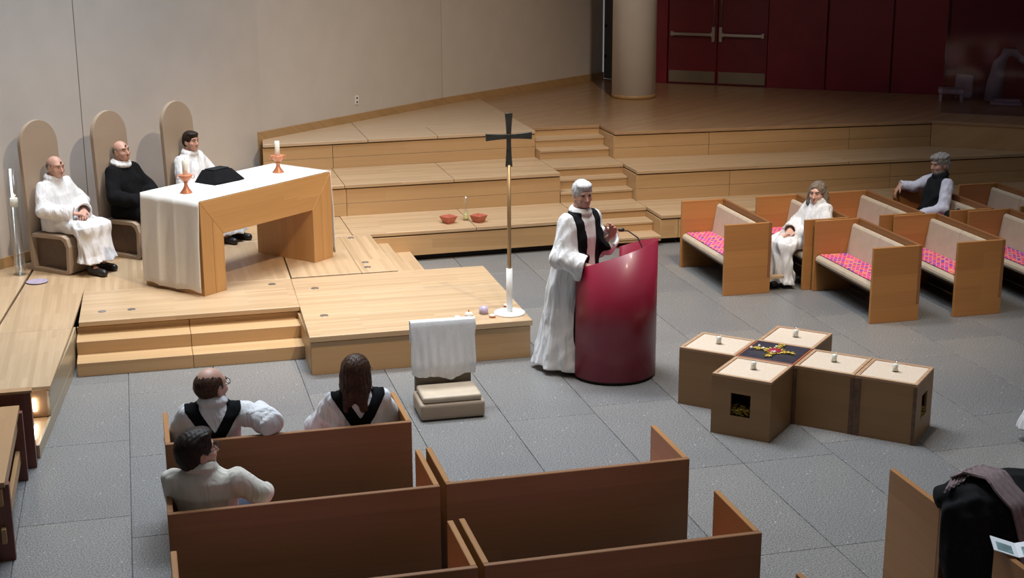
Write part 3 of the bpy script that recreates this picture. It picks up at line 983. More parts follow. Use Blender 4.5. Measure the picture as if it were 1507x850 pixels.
t = thing('lilac_cup', 'round lilac-grey pottery cup among the tealights', 'cup', (3.035, 12.80, Z1))
MB().lathe([(0.038, 0.0), (0.042, 0.01), (0.042, 0.065), (0.036, 0.065), (0.034, 0.012)], 24).build('vessel', M['lilac'], t)

# ---- bowls and carafe on the low tier
for (x, y, lb, a) in [(3.53, 16.66, 'left of the glass carafe', 28), (3.89, 16.62, 'right of the glass carafe', 34)]:
    t = thing('square_bowl', 'square terracotta bowl on the low tier ' + lb, 'bowl', (x, y, Z1), R(a), 'terracotta bowls')
    r4 = lambda h, z: [(h * sx, h * sy, z) for sx, sy in ((-1, -1), (0, -1.06), (1, -1), (1.06, 0), (1, 1), (0, 1.06), (-1, 1), (-1.06, 0))]
    m_ = MB().grid([r4(0.045, 0.0), r4(0.058, 0.03), r4(0.078, 0.085), r4(0.068, 0.085), r4(0.048, 0.03), r4(0.03, 0.018)], True, False)
    m_.add(r4(0.045, 0.0), [tuple(range(7, -1, -1))])
    m_.add(r4(0.03, 0.018), [tuple(range(8))])
    m_.build('bowl_body', M['terra'], t)
t = thing('glass_carafe', 'slim glass carafe with a little pale liquid between the bowls', 'carafe', (3.765, 16.76, Z1))
MB().lathe([(0.038, 0.0), (0.042, 0.02), (0.034, 0.09), (0.027, 0.15), (0.027, 0.27), (0.031, 0.285), (0.027, 0.285), (0.023, 0.15), (0.03, 0.09), (0.036, 0.02)], 20).build('bottle', M['glass'], t)
MB().lathe([(0.032, 0.012), (0.036, 0.025), (0.030, 0.085)], 20).build('liquid', plain('pale_oil', (0.62, 0.55, 0.25), 0.2), t)

# ---- low chair with towel
lc = thing('low_chair', 'low tan padded chair with a tall upright back, under a towel', 'chair', (2.36, 11.24, 0.0), R(-1))
MB().box(-0.27, 0.27, -0.19, 0.20, 0.008, 0.15).build('seat_base', M['chair'], lc, 0.035, 4)
MB().box(-0.245, 0.245, -0.175, 0.17, 0.150, 0.205).build('seat_cushion', M['cushion'], lc, 0.026, 4)
box('backrest', plain('olive_brown_back', (0.17, 0.14, 0.095), 0.7), lc, -0.245, 0.235, 0.20, 0.255, 0.0, 0.735, 0.012, 2)
box('plinth', M['black'], lc, -0.25, 0.25, -0.17, 0.18, 0.0, 0.01)
P = []
prof = [(-0.012, 0.275), (-0.012, 0.38), (-0.011, 0.50), (-0.010, 0.60), (-0.010, 0.69), (-0.008, 0.735), (0.012, 0.748), (0.045, 0.748), (0.066, 0.735), (0.068, 0.66), (0.068, 0.55)]
for i, (dy, z) in enumerate(prof):
    row = []
    for k in range(45):
        s = k / 44.0
        x = -0.275 + 0.55 * s
        t_ = max(0.0, min(1.0, (0.735 - z) / 0.4)) if i < 6 else 0.0
        f = (0.016 * math.sin(s * 17 + 1.5 * math.sin(z * 9)) + 0.010 * math.sin(s * 31 + z * 16) + 0.010 * math.sin(z * 42 + s * 9)) * t_
        hang = 0.03 * math.sin(s * 3.6 - 0.4) + 0.012 * math.sin(s * 13)
        zz = z - hang * (1 if i == 0 else 0.4 if i == 1 else 0)
        pull = 1 + 0.03 * (1 if i == 4 else 0) - 0.10 * t_ * (0.5 + 0.5 * math.sin(z * 9 + 1))
        row.append((-0.002 + x * pull, 0.20 + dy - abs(f) - 0.006 * t_ if i < 6 else 0.20 + dy - 0.010, zz))
    P.append(row)
tw = MB().grid(P).build('towel', M['towel'], None, 0, 2, 0.007)
tw.location, tw.rotation_euler = lc.location, lc.rotation_euler
tag(tw, 'white terry towel draped over the back of the low chair', 'towel')

# ---- pulpit
PC = (4.0, 11.87)
pu = thing('pulpit', 'glossy red curved pulpit with slanted rim facing the congregation', 'pulpit', (PC[0], PC[1], 0))
PR = 0.385


def rim(x, y):
    return 1.105 + 0.298 * x - 0.232 * y


def shell(r0, r1, zf0, zf1, a0, a1, n, name, m):
    rows = [[], [], [], []]
    for k in range(n + 1):
        a = R(a0 + (a1 - a0) * k / n)
        for i, (rr, top) in enumerate(((r0, 0), (r0, 1), (r1, 1), (r1, 0))):
            x, y = rr * math.cos(a), rr * math.sin(a)
            rows[i].append((x, y, zf1(x, y) if top else zf0))
    mb = MB()
    for i in range(4):
        mb.grid([rows[i], rows[(i + 1) % 4]], False, i in (0, 2))
    for k in (0, n):
        mb.add([rows[i][k] for i in range(4)], [(0, 1, 2, 3)])
    return mb.build(name, m, pu, 0, 2, 0, True)


shell(PR, PR - 0.022, 0.03, rim, -168, 64, 48, 'curved_front', M['pulpit'])
shell(PR - 0.02, PR - 0.05, 0.0, lambda x, y: 0.03, -168, 64, 40, 'plinth', M['black'])
pts = [((PR - 0.024) * math.cos(R(a)), (PR - 0.024) * math.sin(R(a))) for a in range(-165, 62, 6)]
sh = MB()
n = len(pts)
sh.add([(x, y, rim(x, y) - 0.16) for x, y in pts] + [(x, y, rim(x, y) - 0.14) for x, y in pts], [tuple(range(n - 1, -1, -1)), tuple(range(n, 2 * n))] + [(i, (i + 1) % n, n + (i + 1) % n, n + i) for i in range(n)])
sh.build('reading_shelf', M['pulpit_in'], pu)
mic = MB().tube([(0.27, -0.02, 1.02), (0.265, 0.0, 1.13), (0.235, 0.05, 1.22), (0.16, 0.10, 1.275), (0.07, 0.12, 1.285)], 0.006, 8).build('gooseneck', M['black'], pu)
q = MB().lathe([(0.006, 0.0), (0.016, 0.012), (0.017, 0.045), (0.008, 0.055)], 14).build('microphone_head', M['black'], mic)
q.location, q.rotation_euler = (0.075, 0.119, 1.285), (R(90), R(0), R(78))

# ---- cross of six crates
CX0, CY0, CS, CH = 4.275, 10.95, 0.5, 0.5
ca, cb_ = Vector((math.cos(R(-44.5)), math.sin(R(-44.5)))), Vector((math.cos(R(45.5)), math.sin(R(45.5))))
crate_lab = {(0, 0): 'wooden crate forming the left arm of the crate cross, nearest the pulpit',
             (1, 0): 'middle wooden crate of the crate cross, with a dark jewelled lid',
             (2, 0): 'wooden crate with sand top between the jewelled crate and the outermost crate',
             (3, 0): 'wooden crate at the far right end of the crate cross, hole in its end',
             (1, -1): 'wooden crate nearest the camera in the crate cross, square hole with straw',
             (1, 1): 'wooden crate at the back of the crate cross, towards the pews'}
for (i, j), lab in crate_lab.items():
    p = Vector((CX0, CY0)) + ca * CS * i + cb_ * CS * j
    t = thing('wooden_crate', lab, 'crate', (p.x, p.y, 0), R(-44.5), 'crates set out as a cross')
    S, g, th = CS, 0.003, 0.018
    m_ = MB()
    if (i, j) == (1, -1): hole_panel(m_, g, S - g, 0, CH - 0.022, g, g + th, 0.165, 0.33, 0.17, 0.36)
    else: m_.box(g, S - g, g, g + th, 0, CH - 0.022)
    m_.build('side_panel', M['crate'], t)
    MB().box(g, S - g, S - g - th, S - g, 0, CH - 0.022).build('side_panel', M['crate'], t)
    MB().box(g, g + th, g + th, S - g - th, 0, CH - 0.022).build('side_panel', M['crate'], t)
    m_ = MB()
    if (i, j) == (3, 0):
        m_.box(S - g - th, S - g, g + th, 0.17, 0, CH - 0.022).box(S - g - th, S - g, 0.33, S - g - th, 0, CH - 0.022).box(S - g - th, S - g, 0.17, 0.33, 0, 0.17).box(S - g - th, S - g, 0.17, 0.33, 0.36, CH - 0.022)
    else:
        m_.box(S - g - th, S - g, g + th, S - g - th, 0, CH - 0.022)
    m_.build('side_panel', M['crate'], t)
    edge = M['crate_edge'] if (i, j) != (1, 0) else plain('reddish_rim', (0.34, 0.09, 0.035), 0.45)
    rw = 0.032
    for (x0, x1, y0, y1) in ((g, S - g, g, rw), (g, S - g, S - rw, S - g), (g, rw, rw, S - rw), (S - rw, S - g, rw, S - rw)):
        MB().box(x0, x1, y0, y1, CH - 0.022, CH).build('rim', edge, t, 0.002, 1)
    if i in (2, 3) and j == 0:
        MB().box(g - 0.002, 0.055 if i == 3 else 0.03, g - 0.006, g, 0.0, CH - 0.024).build('strap', M['hinge'], t)
        MB().box(S - 0.03, S - g + 0.002, g - 0.006, g, 0.0, CH - 0.024).build('strap', M['hinge'], t)
    if (i, j) != (1, 0):
        box('sand_top', M['sand'], t, rw, S - rw, rw, S - rw, CH - 0.04, CH - 0.006, 0.004, 1)
    else:
        box('dark_lid', M['icon'], t, rw - 0.012, S - rw + 0.012, rw - 0.012, S - rw + 0.012, CH - 0.03, CH + 0.004, 0.003, 1)
        lid = t.children[-1]
        r_ = random.Random(3)
        for arm in range(4):
            a = R(90 * arm)
            for q_ in range(4):
                d0 = 0.07 + q_ * 0.032
                x0, y0 = S / 2 + d0 * math.cos(a), S / 2 + d0 * math.sin(a)
                pp = []
                for s_ in range(7):
                    b_ = r_.uniform(0, 6.28)
                    pp.append((x0 + 0.03 * math.cos(b_), y0 + 0.03 * math.sin(b_), CH + 0.010 + r_.uniform(0, 0.012)))
                MB().tube(pp, 0.0055, 5).build('gold_twist', M['gold'], lid)
        MB().lathe([(0.062, 0.0), (0.058, 0.014), (0.03, 0.024), (0.005, 0.026)], 20, (S / 2, S / 2, CH + 0.004)).build('red_stone', M['rubyc'], lid)
        for q_ in range(14):
            a = q_ * 6.2832 / 14
            MB().tube([(S / 2 + 0.062 * math.cos(a), S / 2 + 0.062 * math.sin(a), CH + 0.008), (S / 2 + 0.09 * math.cos(a + 0.2), S / 2 + 0.09 * math.sin(a + 0.2), CH + 0.016)], [0.008, 0.004], 6).build('gold_ray', M['gold'], lid)
        for (x, y) in [(0.06, 0.21), (0.10, 0.285), (0.155, 0.24), (0.235, 0.33), (0.27, 0.19)]:
            MB().lathe([(0.002, 0.0), (0.011, 0.005), (0.012, 0.012), (0.007, 0.021), (0.001, 0.023)], 12, (x, y, CH + 0.012)).build('pearl', M['wax'], lid)
    if (i, j) in ((1, -1), (3, 0)):
        r_ = random.Random(11 + i)
        m_ = MB()
        for q_ in range(160):
            x, y = (r_.uniform(0.15, 0.35), r_.uniform(0.008, 0.12)) if j else (r_.uniform(0.38, 0.492), r_.uniform(0.15, 0.35))
            a = r_.uniform(0, 6.28)
            z = r_.uniform(0.172, 0.232)
            m_.tube([(x, y, z), (x + 0.03 * math.cos(a), y + 0.012 * math.sin(a), z + r_.uniform(-0.01, 0.02))], 0.0022, 4)
        m_.build('straw', M['gold'], t)
        t.children[-1]['kind'] = 'stuff'
        if j: MB().box(0.12, 0.38, 0.03, 0.2, 0.15, 0.17).build('inner_shelf', M['dark'], t)
        else: MB().box(0.30, 0.47, 0.13, 0.37, 0.15, 0.17).build('inner_shelf', M['dark'], t)
    if (i, j) != (1, 0):
        pc = p + ca * (S / 2) + cb_ * (S / 2 + 0.01)
        where = {(0, 0): 'on the crate nearest the pulpit', (2, 0): 'on the crate right of the jewelled lid', (3, 0): 'on the outermost right crate', (1, -1): 'on the crate nearest the camera', (1, 1): 'on the rearmost crate'}[(i, j)]
        cn = thing('glass_votive', 'small clear glass with a white candle ' + where, 'candle', (pc.x, pc.y, CH - 0.0055), 0, 'glass candles on the crates')
        MB().lathe([(0.024, 0.0), (0.030, 0.008), (0.022, 0.03), (0.026, 0.075), (0.023, 0.075), (0.019, 0.03), (0.024, 0.010)], 16).build('glass_cup', M['glass'], cn)
        MB().lathe([(0.022, 0.010), (0.0195, 0.03), (0.022, 0.062), (0.004, 0.066)], 14).build('candle', M['wax'], cn)

# ---- pews
def pew(length, depth, label, loc, rz, group, pattern=True, kneeler=False):
    t = thing('pew', label, 'pew', loc, rz, group)
    L2, D2, H = length / 2, depth / 2, 0.775
    for s in (-1, 1):
        x0, x1 = (L2 - 0.034, L2) if s > 0 else (-L2, -L2 + 0.034)
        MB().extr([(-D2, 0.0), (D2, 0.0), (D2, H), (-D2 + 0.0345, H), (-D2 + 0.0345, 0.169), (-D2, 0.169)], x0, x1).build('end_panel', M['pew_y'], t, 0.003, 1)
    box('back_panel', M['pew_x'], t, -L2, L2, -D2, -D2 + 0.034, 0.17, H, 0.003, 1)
    box('base_board', M['dark_wood'], t, -L2 + 0.036, L2 - 0.036, -D2 + 0.07, -D2 + 0.09, 0.012, 0.30)
    box('seat_board', M['dark_wood'], t, -L2 + 0.036, L2 - 0.036, -D2 + 0.036, D2 - 0.05, 0.29, 0.315)
    yf = D2 - 0.01
    prof = [(-D2 + 0.10, 0.317), (yf - 0.03, 0.317), (yf - 0.008, 0.328), (yf, 0.352), (yf - 0.006, 0.378), (yf - 0.028, 0.396), (yf - 0.06, 0.402), (-D2 + 0.10, 0.39)]
    nseg = 2
    for k in range(nseg):
        a = -L2 + 0.038 + k * (length - 0.076) / nseg
        b = -L2 + 0.038 + (k + 1) * (length - 0.076) / nseg
        MB().extr(prof, a + 0.002, b - 0.002).build('seat_cushion', M['cushion'], t, 0.004, 1)
    bp = [(-D2 + 0.10, 0.392), (-D2 + 0.165, 0.392), (-D2 + 0.115, 0.70), (-D2 + 0.10, 0.722), (-D2 + 0.08, 0.728), (-D2 + 0.06, 0.71), (-D2 + 0.045, 0.42)]
    for k in range(nseg):
        a = -L2 + 0.038 + k * (length - 0.076) / nseg
        b = -L2 + 0.038 + (k + 1) * (length - 0.076) / nseg
        MB().extr(bp, a + 0.001, b - 0.001).build('back_cushion', M['cushion'], t, 0.008, 2)
    if pattern:
        pp = [(-D2 + 0.168, 0.396), (yf - 0.05, 0.4035), (yf - 0.045, 0.412), (-D2 + 0.168, 0.408)]
        MB().extr(pp, -L2 + 0.05, L2 - 0.05).build('seat_pad', M['pattern'], t)
    if kneeler:
        box('kneeler_board', M['deck_x'], t, -L2 + 0.01, -L2 + 0.10, -D2 - 0.17, -D2 - 0.002, 0.145, 0.175, 0.004)
    return t


RP = [(5.945, 'front', 'far', 'pew nearest the tier steps, alone in front, pink pad on its seat', True),
      (6.86, 'rear', 'far', 'pew where the woman in the white robe sits', False),
      (7.75, 'rear', 'far', 'empty pew behind the white-robed woman, far row', False),
      (8.60, 'rear', 'far', 'pew where the man in the dark vest sits', False),
      (9.47, 'rear', 'far', 'pew behind the vest man, at the right picture edge, far row', False),
      (6.95, 'near', 'near', 'near-row pew with pink pad, beside the white-robed woman', False),
      (7.88, 'near', 'near', 'near-row pew with pink pad, second from the crates', False),
      (8.78, 'near', 'near', 'near-row pew cut off by the right picture edge', False)]
for (x, _, row, lab, kn) in RP:
    y0, y1 = (13.985, 15.29) if row == 'far' else (12.63, 13.945)
    pew(y1 - y0, 0.535, lab, (x + 0.2675, (y0 + y1) / 2, 0), R(90), 'pews on the right, turned to the pulpit', True, kn)

FP = [(0.04, 1.645, 9.05, 'foremost pew by the steps, bald man and long-haired woman in it'),
      (0.02, 1.605, 7.93, 'pew where the man in the cream jacket sits'),
      (1.645, 3.195, 7.95, 'empty pew in the centre, behind the towel chair'),
      (0.02, 1.575, 6.82, 'pew cut off at the bottom edge, behind the cream-jacket man'),
      (1.61, 3.185, 6.83, 'empty pew at the bottom centre, next behind the central one'),
      (1.61, 3.185, 5.71, 'pew showing only a tip at the bottom edge'),
      (4.315, 5.90, 6.86, 'pew at the lower right with the coat and scarf on it'),
      (4.315, 5.90, 5.72, 'pew in the lower right corner with a booklet on its end')]
for (x0, x1, yb, lab) in FP:
    pew(x1 - x0, 0.62, lab, ((x0 + x1) / 2, yb + 0.31, 0), 0.0, 'pews near the camera, turned to the altar', True)

# ---- bench and end panel at the left edge
bn = thing('side_bench', 'wooden slatted bench cut off by the left picture edge', 'bench', (-0.97, 10.0, 0))
box('seat_board', M['desk'], bn, -0.60, 0.0, -0.8, 0.70, 0.53, 0.565, 0.004)
box('upper_rail', M['desk'], bn, -0.05, -0.02, -0.8, 0.68, 0.40, 0.52, 0.003)
box('lower_rail', M['desk'], bn, -0.05, -0.02, -0.8, 0.68, 0.14, 0.24, 0.003)
for y in (0.62, -0.75):
    box('leg_panel', M['desk_dark'], bn, -0.56, 0.02, y, y + 0.06, 0.0, 0.53, 0.003)
ep = thing('screen_panel', 'dark red wooden end panel beside the walkway at left', 'panel', (-0.90, 10.86, 0))
box('board', M['desk_dark'], ep, -0.9, 0.0, 0.0, 0.075, 0.0, 0.60, 0.003)
box('cap_rail', M['desk'], ep, -0.9, 0.012, -0.006, 0.081, 0.60, 0.62, 0.003)

# ---- bag left on a pew seat
bg = thing('black_bag', 'black rucksack left on the seat beside the vest man', 'bag', (8.80, 14.20, 0.412), R(90))
MB().box(-0.15, 0.15, -0.09, 0.09, 0.0, 0.30).build('bag_body', M['coat'], bg, 0.075, 5)
MB().box(-0.11, 0.11, 0.085, 0.13, 0.02, 0.18).build('front_pocket', M['coat'], bg, 0.02, 3)
MB().tube([(0.05 * math.cos(a), -0.03, 0.292 + 0.035 * math.sin(a)) for a in [k * math.pi / 8 for k in range(9)]], 0.008, 6).build('grab_loop', M['black'], bg)

# ---- glass screen, and solid stand-ins for the pale reflections seen in it
gp = thing('glass_screen', 'faint glass screen standing at the right end of the stage', 'glass screen', (11.12, 18.55, Z3), R(-35.7))
box('pane', M['pane'], gp, 0.0, 2.6, 0.0, 0.02, 0.0, 3.0)
st = thing('stool_reflection', 'pale reflection in the glass screen, modelled as a low stool', 'reflection', (11.90, 19.60, Z3), R(-30))
MB().box(-0.19, 0.19, -0.15, 0.15, 0.11, 0.19).build('seat_pad', M['ghost'], st, 0.03, 3)
for sx in (-0.15, 0.15):
    for sy in (-0.11, 0.11):
        box('leg', M['ghost'], st, sx - 0.02, sx + 0.02, sy - 0.02, sy + 0.02, 0.0, 0.115)
bl = thing('block_reflection', 'pale reflection right of the stool shape, modelled as a covered block', 'block', (12.22, 19.78, Z3), R(-30))
MB().box(-0.13, 0.13, -0.12, 0.12, 0.0, 0.36).build('cover', M['ghost'], bl, 0.04, 3)
dr = thing('drape_reflection', 'pale bending reflection in the glass screen, modelled as a draped form', 'figure', (12.42, 19.30, Z3), R(-30))
MB().tube([(0.0, 0, 0.02), (0.02, 0, 0.3), (0.06, 0, 0.58), (0.14, 0, 0.74), (0.26, 0, 0.74), (0.36, 0, 0.64)], [0.13, 0.12, 0.10, 0.085, 0.06, 0.035], 14).build('reflected_drape', M['ghost'], dr)
MB().tube([(0.34, 0, 0.66), (0.44, 0.0, 0.60), (0.58, 0, 0.63)], [0.05, 0.055, 0.02], 10).build('reflected_head', M['ghost'], dr)
fc = thing('cloth_reflection', 'pale flat reflection below the draped form, modelled as folded cloth', 'cloth', (12.42, 18.95, Z3), R(-30))
MB().box(-0.22, 0.22, -0.12, 0.12, 0.0, 0.05).build('reflected_fold', M['ghost'], fc, 0.02, 3)
MB().box(-0.16, 0.20, -0.09, 0.10, 0.05, 0.085).build('reflected_fold', M['ghost'], fc, 0.015, 3)

# ================================================================ PEOPLE
F32 = np.float32


class SDF:
    """distance field on a grid, turned into one continuous skin"""
    def __init__(s, lo, hi, h):
        s.h = h
        s.ax = [np.arange(a, b + h, h, dtype=F32) for a, b in zip(lo, hi)]
        s.d = np.full([len(a) for a in s.ax], 1.0, dtype=F32)

    def region(s, lo, hi, m):
        sl, g = [], []
        for a, l, u_ in zip(s.ax, lo, hi):
            i = int(np.searchsorted(a, l - m)); j = int(np.searchsorted(a, u_ + m))
            sl.append(slice(max(i, 0), max(j, i + 1)))
        X = s.ax[0][sl[0]][:, None, None]; Y = s.ax[1][sl[1]][None, :, None]; Z = s.ax[2][sl[2]][None, None, :]
        return tuple(sl), X, Y, Z

    def put(s, sl, d, k=0.0):
        a = s.d[sl]
        if a.size == 0: return
        if k > 0:
            h = np.maximum(k - np.abs(a - d), 0) / k
            s.d[sl] = np.minimum(a, d) - h * h * k * 0.25
        else:
            s.d[sl] = np.minimum(a, d)

    def cut(s, sl, d, k=0.0):
        a = s.d[sl]
        if a.size == 0: return
        if k > 0:
            h = np.maximum(k - np.abs(a + d), 0) / k
            s.d[sl] = np.maximum(a, -d) + h * h * k * 0.25
        else:
            s.d[sl] = np.maximum(a, -d)

    def _cap(s, a, b, ra, rb, m):
        a, b = np.array(a, dtype=F32), np.array(b, dtype=F32)
        r = max(ra, rb)
        sl, X, Y, Z = s.region(np.minimum(a, b) - r, np.maximum(a, b) + r, m)
        ab = b - a
        L = float(ab @ ab) + 1e-9
        t = np.clip(((X - a[0]) * ab[0] + (Y - a[1]) * ab[1] + (Z - a[2]) * ab[2]) / L, 0, 1)
        d = np.sqrt((X - a[0] - t * ab[0]) ** 2 + (Y - a[1] - t * ab[1]) ** 2 + (Z - a[2] - t * ab[2]) ** 2) - (ra + t * (rb - ra))
        return sl, d

    def cap(s, a, b, ra, rb=None, k=0.02):
        sl, d = s._cap(a, b, ra, ra if rb is None else rb, k + 0.03)
        s.put(sl, d, k)
        return s

    def cutcap(s, a, b, ra, rb=None, k=0.0):
        sl, d = s._cap(a, b, ra, ra if rb is None else rb, k + 0.03)
        s.cut(sl, d, k)
        return s

    def _ell(s, c, r, rot, m):
        q = max(r)
        sl, X, Y, Z = s.region([x - q for x in c], [x + q for x in c], m)
        x, y, z = X - c[0], Y - c[1], Z - c[2]
        if rot is not None:
            T = np.array(rot, dtype=F32)   # columns = local axes
            x, y, z = (x * T[0, i] + y * T[1, i] + z * T[2, i] for i in range(3))
        k0 = np.sqrt((x / r[0]) ** 2 + (y / r[1]) ** 2 + (z / r[2]) ** 2) + 1e-6
        k1 = np.sqrt((x / r[0] ** 2) ** 2 + (y / r[1] ** 2) ** 2 + (z / r[2] ** 2) ** 2) + 1e-6
        return sl, (k0 * (k0 - 1) / k1).astype(F32)

    def ell(s, c, r, rot=None, k=0.02):
        sl, d = s._ell(c, r, rot, k + 0.03)
        s.put(sl, d, k)
        return s

    def cutell(s, c, r, rot=None, k=0.0):
        sl, d = s._ell(c, r, rot, k + 0.03)
        s.cut(sl, d, k)
        return s

    def loft(s, knots, k=0.03, folds=0.0, nf=9, ph=0.0):
        """knots: (z, cx, cy, half_x, half_y) from bottom to top"""
        K = np.array(knots, dtype=np.float64)
        mx = float(max(np.max(np.abs(K[:, 1]) + K[:, 3]), np.max(np.abs(K[:, 2]) + K[:, 4]))) + 0.05
        lo = [float((K[:, 1] - K[:, 3]).min()), float((K[:, 2] - K[:, 4]).min()), K[0, 0]]
        hi = [float((K[:, 1] + K[:, 3]).max()), float((K[:, 2] + K[:, 4]).max()), K[-1, 0]]
        sl, X, Y, Z = s.region(lo, hi, k + 0.05)
        f = lambda i: np.interp(Z, K[:, 0], K[:, i]).astype(F32)
        cx, cy, a, b = f(1), f(2), f(3), f(4)
        x, y = X - cx, Y - cy
        if folds:
            th = np.arctan2(y / b, x / a)
            w_ = np.clip((K[-1, 0] - Z) / (K[-1, 0] - K[0, 0]), 0, 1)
            q = 1 + folds * w_ * (np.sin(nf * th + ph + 2.0 * np.sin(Z * 3)) + 0.6 * np.sin((nf * 2 - 3) * th + 1.3 * ph))
            a, b = a * q, b * q
        r = np.sqrt((x / a) ** 2 + (y / b) ** 2)
        d = (r - 1) * np.minimum(a, b)
        dz = np.maximum(K[0, 0] - Z, Z - K[-1, 0])
        d = np.maximum(d, dz)
        s.put(sl, d.astype(F32), k)
        return s

    def mesh(s):
        d = s.d
        d = np.pad(d, 1, constant_values=1.0)
        h = s.h
        org = np.array([a[0] - h for a in s.ax])
        neg = d < 0
        c = np.zeros([n - 1 for n in d.shape], dtype=np.int8)
        for i in (0, 1):
            for j in (0, 1):
                for k in (0, 1):
                    c += neg[i:i + c.shape[0], j:j + c.shape[1], k:k + c.shape[2]]
        act = np.argwhere((c > 0) & (c < 8))
        idx = np.full(c.shape, -1, dtype=np.int64)
        idx[act[:, 0], act[:, 1], act[:, 2]] = np.arange(len(act))
        acc = np.zeros((len(act), 3)); cnt = np.zeros(len(act))
        corners = [(i, j, k) for i in (0, 1) for j in (0, 1) for k in (0, 1)]
        val = {q: d[act[:, 0] + q[0], act[:, 1] + q[1], act[:, 2] + q[2]] for q in corners}
        for p in corners:
            for ax in range(3):
                if p[ax]: continue
                q = list(p); q[ax] = 1; q = tuple(q)
                a, b = val[p], val[q]
                m = (a < 0) != (b < 0)
                t = np.where(m, a / np.where(a == b, 1, a - b), 0)
                pos = np.array(p, dtype=float)[None, :] + t[:, None] * (np.array(q) - np.array(p))[None, :]
                acc += np.where(m[:, None], pos, 0)
                cnt += m
        V = (act + acc / cnt[:, None]) * h + org
        Q = []
        for ax in range(3):
            o1, o2 = [(1, 2), (2, 0), (0, 1)][ax]
            sl0 = [slice(None)] * 3; sl1 = [slice(None)] * 3
            sl0[ax] = slice(0, -1); sl1[ax] = slice(1, None)
            e = neg[tuple(sl0)] != neg[tuple(sl1)]
            E = np.argwhere(e)
            ok = (E[:, o1] > 0) & (E[:, o2] > 0)
            ok &= (E[:, o1] < d.shape[o1] - 1) & (E[:, o2] < d.shape[o2] - 1)
            E = E[ok]
            def ci(da, db):
                C = E.copy(); C[:, o1] += da; C[:, o2] += db
                return idx[C[:, 0], C[:, 1], C[:, 2]]
            quad = np.stack([ci(-1, -1), ci(0, -1), ci(0, 0), ci(-1, 0)], 1)
            flip = ~neg[E[:, 0], E[:, 1], E[:, 2]]
            quad[flip] = quad[flip][:, ::-1]
            Q.append(quad)
        Q = np.concatenate(Q)
        Q = Q[(Q >= 0).all(1)]
        return V, Q


def skin_object(name, field, m, parent=None, smooth_it=1):
    V, Q = field.mesh()
    if len(V) == 0: return None
    for _ in range(smooth_it):      # light relaxation over the quad edges
        acc = np.zeros_like(V); cnt = np.zeros(len(V))
        for i in range(4):
            a, b = Q[:, i], Q[:, (i + 1) % 4]
            np.add.at(acc, a, V[b]); np.add.at(cnt, a, 1)
            np.add.at(acc, b, V[a]); np.add.at(cnt, b, 1)
        V = 0.45 * V + 0.55 * acc / np.maximum(cnt, 1)[:, None]
    me = bpy.data.meshes.new(name)
    me.vertices.add(len(V)); me.vertices.foreach_set('co', V.astype(F32).ravel())
    me.loops.add(len(Q) * 4); me.loops.foreach_set('vertex_index', Q.astype(np.int32).ravel())
    me.polygons.add(len(Q))
    me.polygons.foreach_set('loop_start', np.arange(0, len(Q) * 4, 4, dtype=np.int32))
    me.polygons.foreach_set('use_smooth', np.ones(len(Q), dtype=bool))
    me.update(calc_edges=True)
    me.validate()
    me.materials.append(m)
    o = bpy.data.objects.new(name, me)
    col.objects.link(o)
    if parent is not None: o.parent = parent
    return o


def rot_zx(yaw, pitch, tilt=0.0):
    return np.array(Matrix.Rotation(R(yaw), 3, 'Z') @ Matrix.Rotation(R(pitch), 3, 'X') @ Matrix.Rotation(R(tilt), 3, 'Y'))


def hand(f, wrist, fwd, palm, side, curl=0.35, size=1.0):
    """fwd: towards the fingers, palm: out of the palm, side: towards the thumb"""
    w_, fw_, pn = np.array(wrist, float), np.array(fwd, float), np.array(palm, float)
    fw_ /= np.linalg.norm(fw_)
    pn -= fw_ * (pn @ fw_); pn /= np.linalg.norm(pn)
    sd = np.cross(fw_, pn) * (1 if side > 0 else -1)
    S = size
    for i, o_ in enumerate((0.030, 0.010, -0.011, -0.030)):
        L_ = (0.088, 0.092, 0.088, 0.080)[i] * S
        k0 = w_ + sd * o_ * 0.6 * S + fw_ * 0.012
        k1 = w_ + fw_ * L_ + sd * o_ * 1.05 * S
        f.cap(k0, k1, 0.017 * S, 0.0125 * S, 0.008)
        p, d_ = k1, fw_.copy()
        for seg_, (ln, r0, r1) in enumerate(((0.040, 0.0105, 0.0095), (0.026, 0.0095, 0.0085), (0.021, 0.0085, 0.007))):
            ln *= (0.95, 1.05, 0.98, 0.8)[i] * S
            a = curl * (0.9, 1.1, 0.9)[seg_]
            d_ = d_ * math.cos(a) + pn * math.sin(a) * 1.0
            d_ /= np.linalg.norm(d_)
            e = p + d_ * ln + sd * o_ * 0.05
            f.cap(p, e, r0 * S, r1 * S, 0.003)
            p = e
            # keep bending within the plane of finger and palm
    t0 = w_ + fw_ * 0.028 * S + sd * 0.026 * S
    t1 = t0 + (fw_ * 0.55 + sd * 0.65 + pn * 0.35) * 0.048 * S
    t2 = t1 + (fw_ * 0.85 + sd * 0.25 + pn * 0.35) * 0.034 * S
    f.cap(t0, t1, 0.016 * S, 0.0115 * S, 0.008).cap(t1, t2, 0.0115 * S, 0.0085 * S, 0.004)


